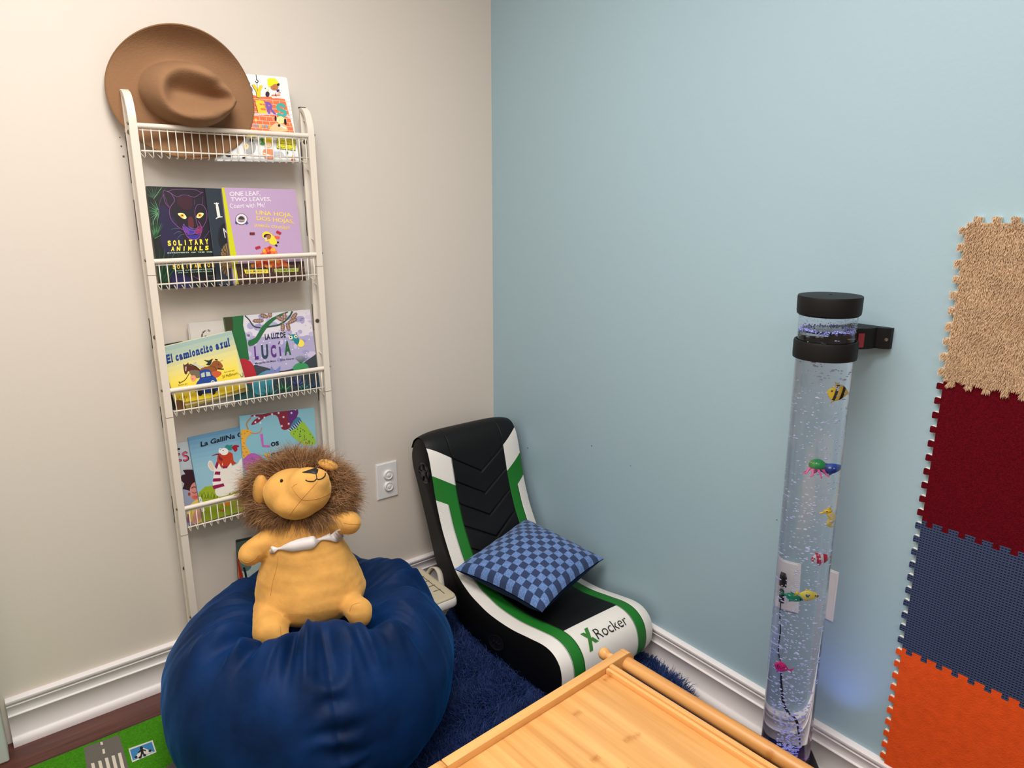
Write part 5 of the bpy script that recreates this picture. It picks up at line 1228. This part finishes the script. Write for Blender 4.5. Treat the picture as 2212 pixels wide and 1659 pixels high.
# mane: a dense base and long strands
M_mane = mat('mane_base', (118, 84, 56), .95, sheen=.2); M_hair = mat('mane_hair', (150, 112, 78), .75, sheen=.3, sheen_tint=(220, 180, 130), var=.35, vscale=55, spec=.2)
mane = blob('mane', [((-.016, .030, .697), (.104, .050, .072)), ((-.014, .004, .672), (.086, .050, .032)), ((.0, .006, .652), (.066, .048, .022))], .006, M_mane, lion, 4)
pr = np.random.default_rng(11); P = []; Nn = []; LN = []
mv = [v.co.copy() for v in mane.data.vertices]; mn = [v.normal.copy() for v in mane.data.vertices]; hc = Vector((-.012, 0, .70))
mt = BVHTree.FromPolygons([v.co for v in mane.data.vertices], [tuple(p_.vertices) for p_ in mane.data.polygons]); hbl = BVHTree.FromPolygons([v.co for v in head.data.vertices], [tuple(p_.vertices) for p_ in head.data.polygons])
idx = pr.integers(0, len(mv), 42000)
for i in idx:
    p = mv[i]+Vector(pr.normal(0, .002, 3)); n_ = mn[i]
    rad = Vector((p.x-hc.x, 0, p.z-hc.z)); rl = rad.length
    if rl < .035: continue
    if p.y < -.02 and p.z > .692: continue
    if p.y < -.01 and p.z < .650: continue
    rad.normalize(); h = hbl.find_nearest(p)
    if (p-h[0]).dot(h[1]) < .001 and p.y < .02: continue
    d = (rad*.85+n_*.45+Vector((0, -.55 if p.z < .67 else .05, 0))).normalized(); P.append(tuple(p)); Nn.append(tuple(d)); LN.append(.029 if p.z < .672 and p.y < .01 else .047)
fur('mane_strands', P, Nn, LN, .0010, M_hair, mane, droop=(0, 0, -.42), lean=.36, world=False, clump=70, curl=.42, lenvar=.6, seed=8)['kind'] = 'stuff'

# ------------------------------------------------------------------ bubble tube
R3 = _r.copy(); F3 = Vector((math.cos(YAW), math.sin(YAW), 0))
TB = Vector((-.13, -1.335, 0))+R3*.0125
TM = Matrix.Translation(TB) @ Matrix.Rotation(math.atan(.0135/1.2), 4, Vector((math.cos(YAW), math.sin(YAW), 0))*-1)
tube = thing('bubble_tube', 'tall clear bubble tube full of water with black cap, collar and blue light', 'bubble tube', tuple(TB))
tube.matrix_basis = TM
TR = .0565
def glassmat(name, ior, rough=0, tint=(255, 255, 255)):
    m = mat(name, tint, rough); b = m.node_tree.nodes['Principled BSDF']; b.inputs['Transmission Weight'].default_value = 1; b.inputs['IOR'].default_value = ior; return m
def thinmat(name, refl=.06, tint=(250, 250, 255)):
    m = bpy.data.materials.new(name); m.use_nodes = True; nt = m.node_tree; nt.nodes.clear(); out = nt.nodes.new('ShaderNodeOutputMaterial')
    tr = nt.nodes.new('ShaderNodeBsdfTransparent'); tr.inputs[0].default_value = lin(tint)+(1,); gl = nt.nodes.new('ShaderNodeBsdfGlossy'); gl.inputs['Roughness'].default_value = .03
    lw = nt.nodes.new('ShaderNodeLayerWeight'); lw.inputs[0].default_value = .5; fr_ = X(nt, lw.outputs['Facing'])._op('POWER', 4.0)*.35+.035; mx = nt.nodes.new('ShaderNodeMixShader'); nt.links.new(fr_.s, mx.inputs[0]); nt.links.new(tr.outputs[0], mx.inputs[1]); nt.links.new(gl.outputs[0], mx.inputs[2]); nt.links.new(mx.outputs[0], out.inputs[0]); return m
M_cap = mat('matt_black_plastic', (13, 12, 14), .55, spec=.3)
def lathe_part(name, prof, m, par=tube, seg=64, **k):
    g = G(); g.lathe(prof, seg=seg); return g.out(name, m, par, world=False, auto=35, **k)
lathe_part('base', [(0, .001), (.104, .001), (.104, .010), (.066, .098), (.060, .102), (.057, .102), (.057, .060), (0, .060)], M_cap)
lathe_part('light_ring', [(.0, .0605), (.054, .0605), (.054, .066), (.0, .066)], mat('blue_led_ring', (30, 30, 60), .4, emis=(96, 90, 255), estr=5))
WL = 1.138
lathe_part('water', [(0, .067), (TR-.001, .067), (TR-.001, WL-.003), (TR-.004, WL-.001), (TR-.012, WL), (0, WL)], glassmat('water', 1.33))
lathe_part('acrylic_tube', [(TR, .064), (TR, 1.172), (TR-.0006, 1.172)], thinmat('clear_acrylic'))
cap_o = lathe_part('cap', [(0, 1.168), (TR+.001, 1.168), (TR+.0045, 1.171), (TR+.0055, 1.176), (TR+.006, 1.205), (TR+.005, 1.208), (0, 1.2095)], M_cap)
g = G(); g.cyl((0, 0, 1.2085), (0, 0, 1.2102), .0035, seg=16); g.out('vent_hole', mat('hole_black', (4, 4, 4), .8), cap_o, world=False)
lathe_part('collar', [(TR+.0012, 1.078), (TR+.0055, 1.079), (TR+.0062, 1.084), (TR+.0062, 1.112), (TR+.005, 1.116), (TR+.0012, 1.1165), (TR+.0012, 1.078)], M_cap)
# wall bracket: arm, foot plate with screw, red sticker
br_ = thing('wall_bracket', 'black plastic wall bracket holding the bubble tube, red sticker on its arm', 'bracket', (0, -1.365, 1.115))
wx = TB.x+TM.to_3x3()[0][2]*1.1; wy = TB.y-R3.y*.013
g = G(); g.prism([(-.0005, -1.412), (-.012, -1.412), (-.020, -1.404), (-.024, -1.388), (-.045, -1.384), (-.0815, -1.362), (-.0815, -1.312), (-.045, -1.324), (-.024, -1.326), (-.012, -1.325), (-.0005, -1.325)], lambda a, b_, h: (a, b_, h), 1.093, 1.137)
g.out('arm', M_cap, br_, auto=30)
g = G(); g.lathe([(0, 0), (.0042, 0), (.0036, .0016), (.0016, .0019), (0, .001)], seg=16, M=Matrix.Translation((-.018, -1.4063, 1.113)) @ Matrix.Rotation(math.radians(38), 4, 'Z') @ Matrix.Rotation(-PI/2, 4, 'Y') @ Matrix.Rotation(0, 4, 'X')); g.out('screw', M_screw, br_, auto=30)
d_ = Vector((-.0815+.045, -1.362+1.384, 0)).normalized(); nrm_ = Vector((-d_.y, d_.x, 0)); nrm_ = -nrm_ if nrm_.y > 0 else nrm_
g = G(); a0 = Vector((-.045, -1.384, 0))+d_*.012+nrm_*.0006; a1 = a0+d_*.014; g.add([a0+Vector((0, 0, 1.097)), a1+Vector((0, 0, 1.097)), a1+Vector((0, 0, 1.127)), a0+Vector((0, 0, 1.127))], [(0, 1, 2, 3)])
o = g.out('sticker', mat('red_sticker', (150, 44, 56), .5), br_, fix=False); md = o.modifiers.new('t', 'SOLIDIFY'); md.thickness = .0005
g = G(); g.box((-.060, -1.352, 1.1372), (-.040, -1.348, 1.1378)); g.out('slot', mat('hole_black', (4, 4, 4), .8), br_)
# bubbles
mbub = mat('air_bubble', (214, 224, 255), .12, spec=1.0, coat=.6)
bm0 = bmesh.new(); bmesh.ops.create_icosphere(bm0, subdivisions=2, radius=1); bv = np.array([v.co[:] for v in bm0.verts]); bf = np.array([[v.index for v in f.verts] for f in bm0.faces]); bm0.free()
pb = np.random.default_rng(21); nb = 1500
z = .075+(WL-.08)*pb.random(nb)**1.8
rr = np.sqrt(pb.random(nb))*(.010+.040*np.clip((z-.05)/.35, 0, 1)); aa = pb.random(nb)*2*PI
ctr = np.stack([rr*np.cos(aa)+.006*np.sin(z*23), rr*np.sin(aa)+.006*np.cos(z*17), z], 1); l_ = np.hypot(ctr[:, 0], ctr[:, 1]); ctr[:, :2] *= np.minimum(1, .0515/np.maximum(l_, 1e-6))[:, None]
sz = .0012+.0013*pb.random(nb)**2; st_ = np.stack([sz*(1+.5*pb.random(nb)), sz*(1+.5*pb.random(nb)), sz*(.7+.3*pb.random(nb))], 1)
V = (bv[None]*st_[:, None, :]+ctr[:, None, :]).reshape(-1, 3); Fb = (bf[None]+(np.arange(nb)*len(bv))[:, None, None]).reshape(-1, 3)
bigmesh('bubbles', V, Fb, mbub, tube, world=False, smooth=True)['kind'] = 'stuff'
# froth at the water line and droplets on the dry wall above it
nb = 420; aa = pb.random(nb)*2*PI; rr = TR-.0035-.018*pb.random(nb)**2; sz = .0008+.0012*pb.random(nb)
ctr = np.stack([rr*np.cos(aa), rr*np.sin(aa), WL-.001+.004*pb.normal(size=nb)*.4+.002*np.sin(aa*5)], 1)
V = (bv[None]*sz[:, None, None]+ctr[:, None, :]).reshape(-1, 3); Fb = (bf[None]+(np.arange(nb)*len(bv))[:, None, None]).reshape(-1, 3)
bigmesh('froth', V, Fb, mat('froth_bubble', (160, 166, 250), .2, spec=.8, coat=.4), tube, world=False, smooth=True)['kind'] = 'stuff'
nb = 420; aa = pb.random(nb)*2*PI; sz = .0004+.0007*pb.random(nb)**2; ctr = np.stack([(TR-.0008)*np.cos(aa), (TR-.0008)*np.sin(aa), WL+.003+.026*pb.random(nb)], 1)
V = (bv[None]*sz[:, None, None]+ctr[:, None, :]).reshape(-1, 3); Fb = (bf[None]+(np.arange(nb)*len(bv))[:, None, None]).reshape(-1, 3)
bigmesh('droplets', V, Fb, glassmat('droplet', 1.2), tube, world=False, smooth=True)['kind'] = 'stuff'
# the LED that shines up through the water (light-guide: falls off slowly)
ld = bpy.data.lights.new('tube_led', 'SPOT'); ld.energy = 80; ld.color = (.32, .38, 1.0); ld.spot_size = math.radians(62); ld.spot_blend = .6; ld.shadow_soft_size = .01; ld.use_nodes = True
nt = ld.node_tree; em = nt.nodes['Emission']; lf = nt.nodes.new('ShaderNodeLightFalloff'); lf.inputs['Strength'].default_value = 1.0; nt.links.new(lf.outputs['Constant'], em.inputs['Strength'])
lo = bpy.data.objects.new('tube_led', ld); COL.objects.link(lo); lo.location = (0, 0, .068); lo.rotation_euler = (PI, 0, 0); lo.parent = tube
d = bpy.data.lights.new('added_wall_glow', 'SPOT'); d.energy = 1.0; d.color = (.20, .30, 1); d.shadow_soft_size = .002; d.spot_size = math.radians(75); d.spot_blend = 1.0  # added spot outside the tube, stands in for its blue spill on the wall
o = bpy.data.objects.new('added_wall_glow', d); COL.objects.link(o); gp = TM @ Vector((0, 0, .125))+R3*.050-F3*.052; gt = on_plane(1835, 1330, (0, 0, 0), Vector((1, 0, 0)))
o.location = gp; o.rotation_euler = (gt-gp).to_track_quat('-Z', 'Y').to_euler()

# toy sea creatures floating in the tube
FISH = colmat('toy_paint', .35)
def creature(name, label, off, z, build, rz=0, tilt=0, s=1.0):
    P = TM @ Vector((0, 0, z)); P = P+R3*off[0]-F3*off[1]
    t = thing(name, label, 'toy sea creature', tuple(P), LRZ+rz, 'toy sea creatures in the bubble tube'); build(t, s, tilt); return t
def colored(name, g, fn, par, tilt=0):
    M_ = Matrix.Rotation(tilt, 4, 'Y'); g.C = []
    for f in g.F:
        c = sum((g.V[i] for i in f), Vector())/len(f); g.C.append(lin(fn(c)))
    g.V = [M_ @ v for v in g.V]; return g.out(name, FISH, par, world=False, smooth=True, col=True)
def fish(L_, h, fn, fincol, tailx, eye=None, dirn=1):
    def b(t, s, tilt):
        g = G(); V = []; Fc = []; n, k = 28, 20
        for i in range(n+1):
            u_ = i/n; x = (u_-.5)*L_; w = math.sin(PI*min(1, u_*1.02+.0))**.75 if 0 < u_ < 1 else 0; w = max(w, .02)
            V += [Vector((x*dirn, w*L_*.16*math.cos(2*PI*j/k), w*h/2*math.sin(2*PI*j/k))) for j in range(k)]
        g.add(V, [(i*k+j, i*k+(j+1) % k, (i+1)*k+(j+1) % k, (i+1)*k+j) for i in range(n) for j in range(k)])
        colored('body', g, fn, t, tilt)
        g = G(); x = -L_*.46*dirn; V = [Vector((x, -.0012, 0)), Vector((x-.30*L_*dirn, -.0008, h*.34)), Vector((x-.20*L_*dirn, -.0008, 0)), Vector((x-.30*L_*dirn, -.0008, -h*.34))]
        V += [v+Vector((0, .002, 0)) for v in V]; g.add(V, [(0, 1, 2, 3), (4, 7, 6, 5), (0, 4, 5, 1), (1, 5, 6, 2), (2, 6, 7, 3), (3, 7, 4, 0)]); colored('tail_fin', g, lambda c: fincol, t, tilt)
        g = G(); V = [Vector((-.15*L_, 0, h*.40)), Vector((.2*L_, 0, h*.36)), Vector((-.28*L_, 0, h*.64)), Vector((-.1*L_, 0, -h*.40)), Vector((.1*L_, 0, -h*.40)), Vector((-.12*L_, 0, -h*.66))]
        V = [v*1.0+Vector((0, -.001, 0)) for v in V]+[v+Vector((0, .001, 0)) for v in V]
        W_ = [V[i] for i in (0, 1, 2, 6, 7, 8)], [V[i] for i in (3, 4, 5, 9, 10, 11)]
        for nm, w in zip(('dorsal_fin', 'belly_fin'), W_): g = G(); g.add(w, [(0, 1, 2), (3, 5, 4), (0, 1, 4, 3), (1, 2, 5, 4), (2, 0, 3, 5)]); colored(nm, g, lambda c: fincol, t, tilt)
        g = G(); g.ell((L_*.30*dirn, -L_*.115, h*.08), (.0016, .0012, .0016), 12, 8); colored('eye', g, lambda c: (16, 16, 20), t, tilt)
    return b
Yl = (240, 206, 40)
creature('toy_fish', 'yellow toy fish with black stripes, highest in the bubble tube', (.024, .0), 1.006, fish(.030, .036, lambda c: (20, 18, 16) if (abs(c.x+.002) < .0024 or abs(c.x-.0075) < .0022) else Yl, (226, 196, 60), 0, dirn=-1), tilt=.15)
creature('toy_fish', 'royal blue toy fish in the tube beside the green-headed octopus', (.027, -.004), .836, fish(.034, .024, lambda c: (30, 84, 190) if c.z > -.003 else (22, 60, 160), (26, 60, 150), 0), tilt=-.2)
creature('toy_fish', 'red and white striped toy fish in the bubble tube', (.022, .010), .628, fish(.032, .026, lambda c: (232, 226, 232) if (c.x*170) % 2 < .8 and c.x > -.011 else (206, 44, 70), (196, 30, 60), 0, dirn=-1), tilt=-.15)
creature('toy_fish', 'yellow toy fish with a blue spot, crossing the green one in the tube', (.006, .020), .541, fish(.036, .024, lambda c: (24, 110, 130) if (c.x+.004)**2+(c.z-.001)**2 < .000014 else ((24, 26, 30) if c.x > .0135 else (244, 226, 96)), (240, 214, 60), 0), tilt=.12)
creature('toy_fish', 'green toy fish behind the yellow one in the bubble tube', (-.014, .004), .526, fish(.038, .020, lambda c: (20, 150, 110) if c.z > -.004 else (60, 180, 140), (20, 140, 100), 0), tilt=.25)
creature('toy_fish', 'magenta pink toy fish with black dots, lowest in the bubble tube', (-.028, .008), .345, fish(.034, .026, lambda c: (40, 16, 40) if (math.sin(c.x*900)*math.sin(c.z*1000) > .72) else (236, 40, 130), (232, 70, 150), 0, dirn=-1), tilt=.25)
def octopus(t, s, tilt):
    g = G(); V = []; 
    g.lathe([(0, .017), (.006, .0162), (.011, .012), (.0135, .006), (.0138, 0), (.012, -.003), (0, -.0035)], seg=28)
    for i in range(14):
        a = i*2.4; e = .2+.75*((i*.37) % 1); x, y, z_ = .0136*math.cos(a)*math.cos(e), .0136*math.sin(a)*math.cos(e), .0168*math.sin(e); g.ell((x, y, z_), (.0011,)*3, 8, 6, mi=1)
    g.C = [lin((236, 226, 120)) if mi else lin((36, 156, 84)) for mi in g.M]; g.out('head', FISH, t, world=False, smooth=True, col=True)
    for i in range(7):
        a = 2*PI*i/7+.2; q = [(.007*math.cos(a), .007*math.sin(a), -.002), (.013*math.cos(a), .013*math.sin(a), -.008), (.016*math.cos(a+.2), .016*math.sin(a+.2), -.015), (.022*math.cos(a+.1), .022*math.sin(a+.1), -.020)]
        g = G(); pp = smooth_line(q, 4); g.tube(pp, .002, 8, rs=[.0027-.0016*k/len(pp) for k in range(len(pp))]); g.C = [lin((250, 110, 180))]*len(g.F); g.out('tentacle', FISH, t, world=False, smooth=True, col=True)
creature('toy_octopus', 'toy octopus with spotted green head and pink tentacles in the bubble tube', (.000, .014), .845, octopus)
def seahorse(t, s, tilt):
    g = G(); q = smooth_line([(0, 0, .012), (.003, 0, .006), (.006, 0, -.002), (.003, 0, -.010), (.002, 0, -.017), (.006, 0, -.021), (.009, 0, -.017)], 5); n = len(q)
    g.tube(q, .004, 12, rs=[.0052*(.75+.5*math.sin(PI*min(1, k/n*1.4)))*(1-.75*(k/n)**2)*(1+.07*math.sin(k*2.2)) for k in range(n)]); g.C = [lin((236, 214, 110))]*len(g.F); g.out('body', FISH, t, world=False, smooth=True, col=True)
    g = G(); g.ell((-.002, 0, .016), (.0062, .0045, .0055), 16, 10); g.tube([(-.005, 0, .014), (-.013, 0, .011)], .002, 8, rs=[.0026, .0017]); g.ell((-.001, 0, .022), (.003, .002, .003), 10, 8); g.C = [lin((246, 210, 60))]*len(g.F); g.out('head', FISH, t, world=False, smooth=True, col=True)
    g = G(); g.ell((-.004, -.004, .0165), (.0012, .001, .0012), 10, 6); g.C = [lin((20, 16, 16))]*len(g.F); g.out('eye', FISH, t, world=False, col=True)
creature('toy_seahorse', 'yellow toy seahorse near the right side of the bubble tube', (.030, .0), .722, seahorse)
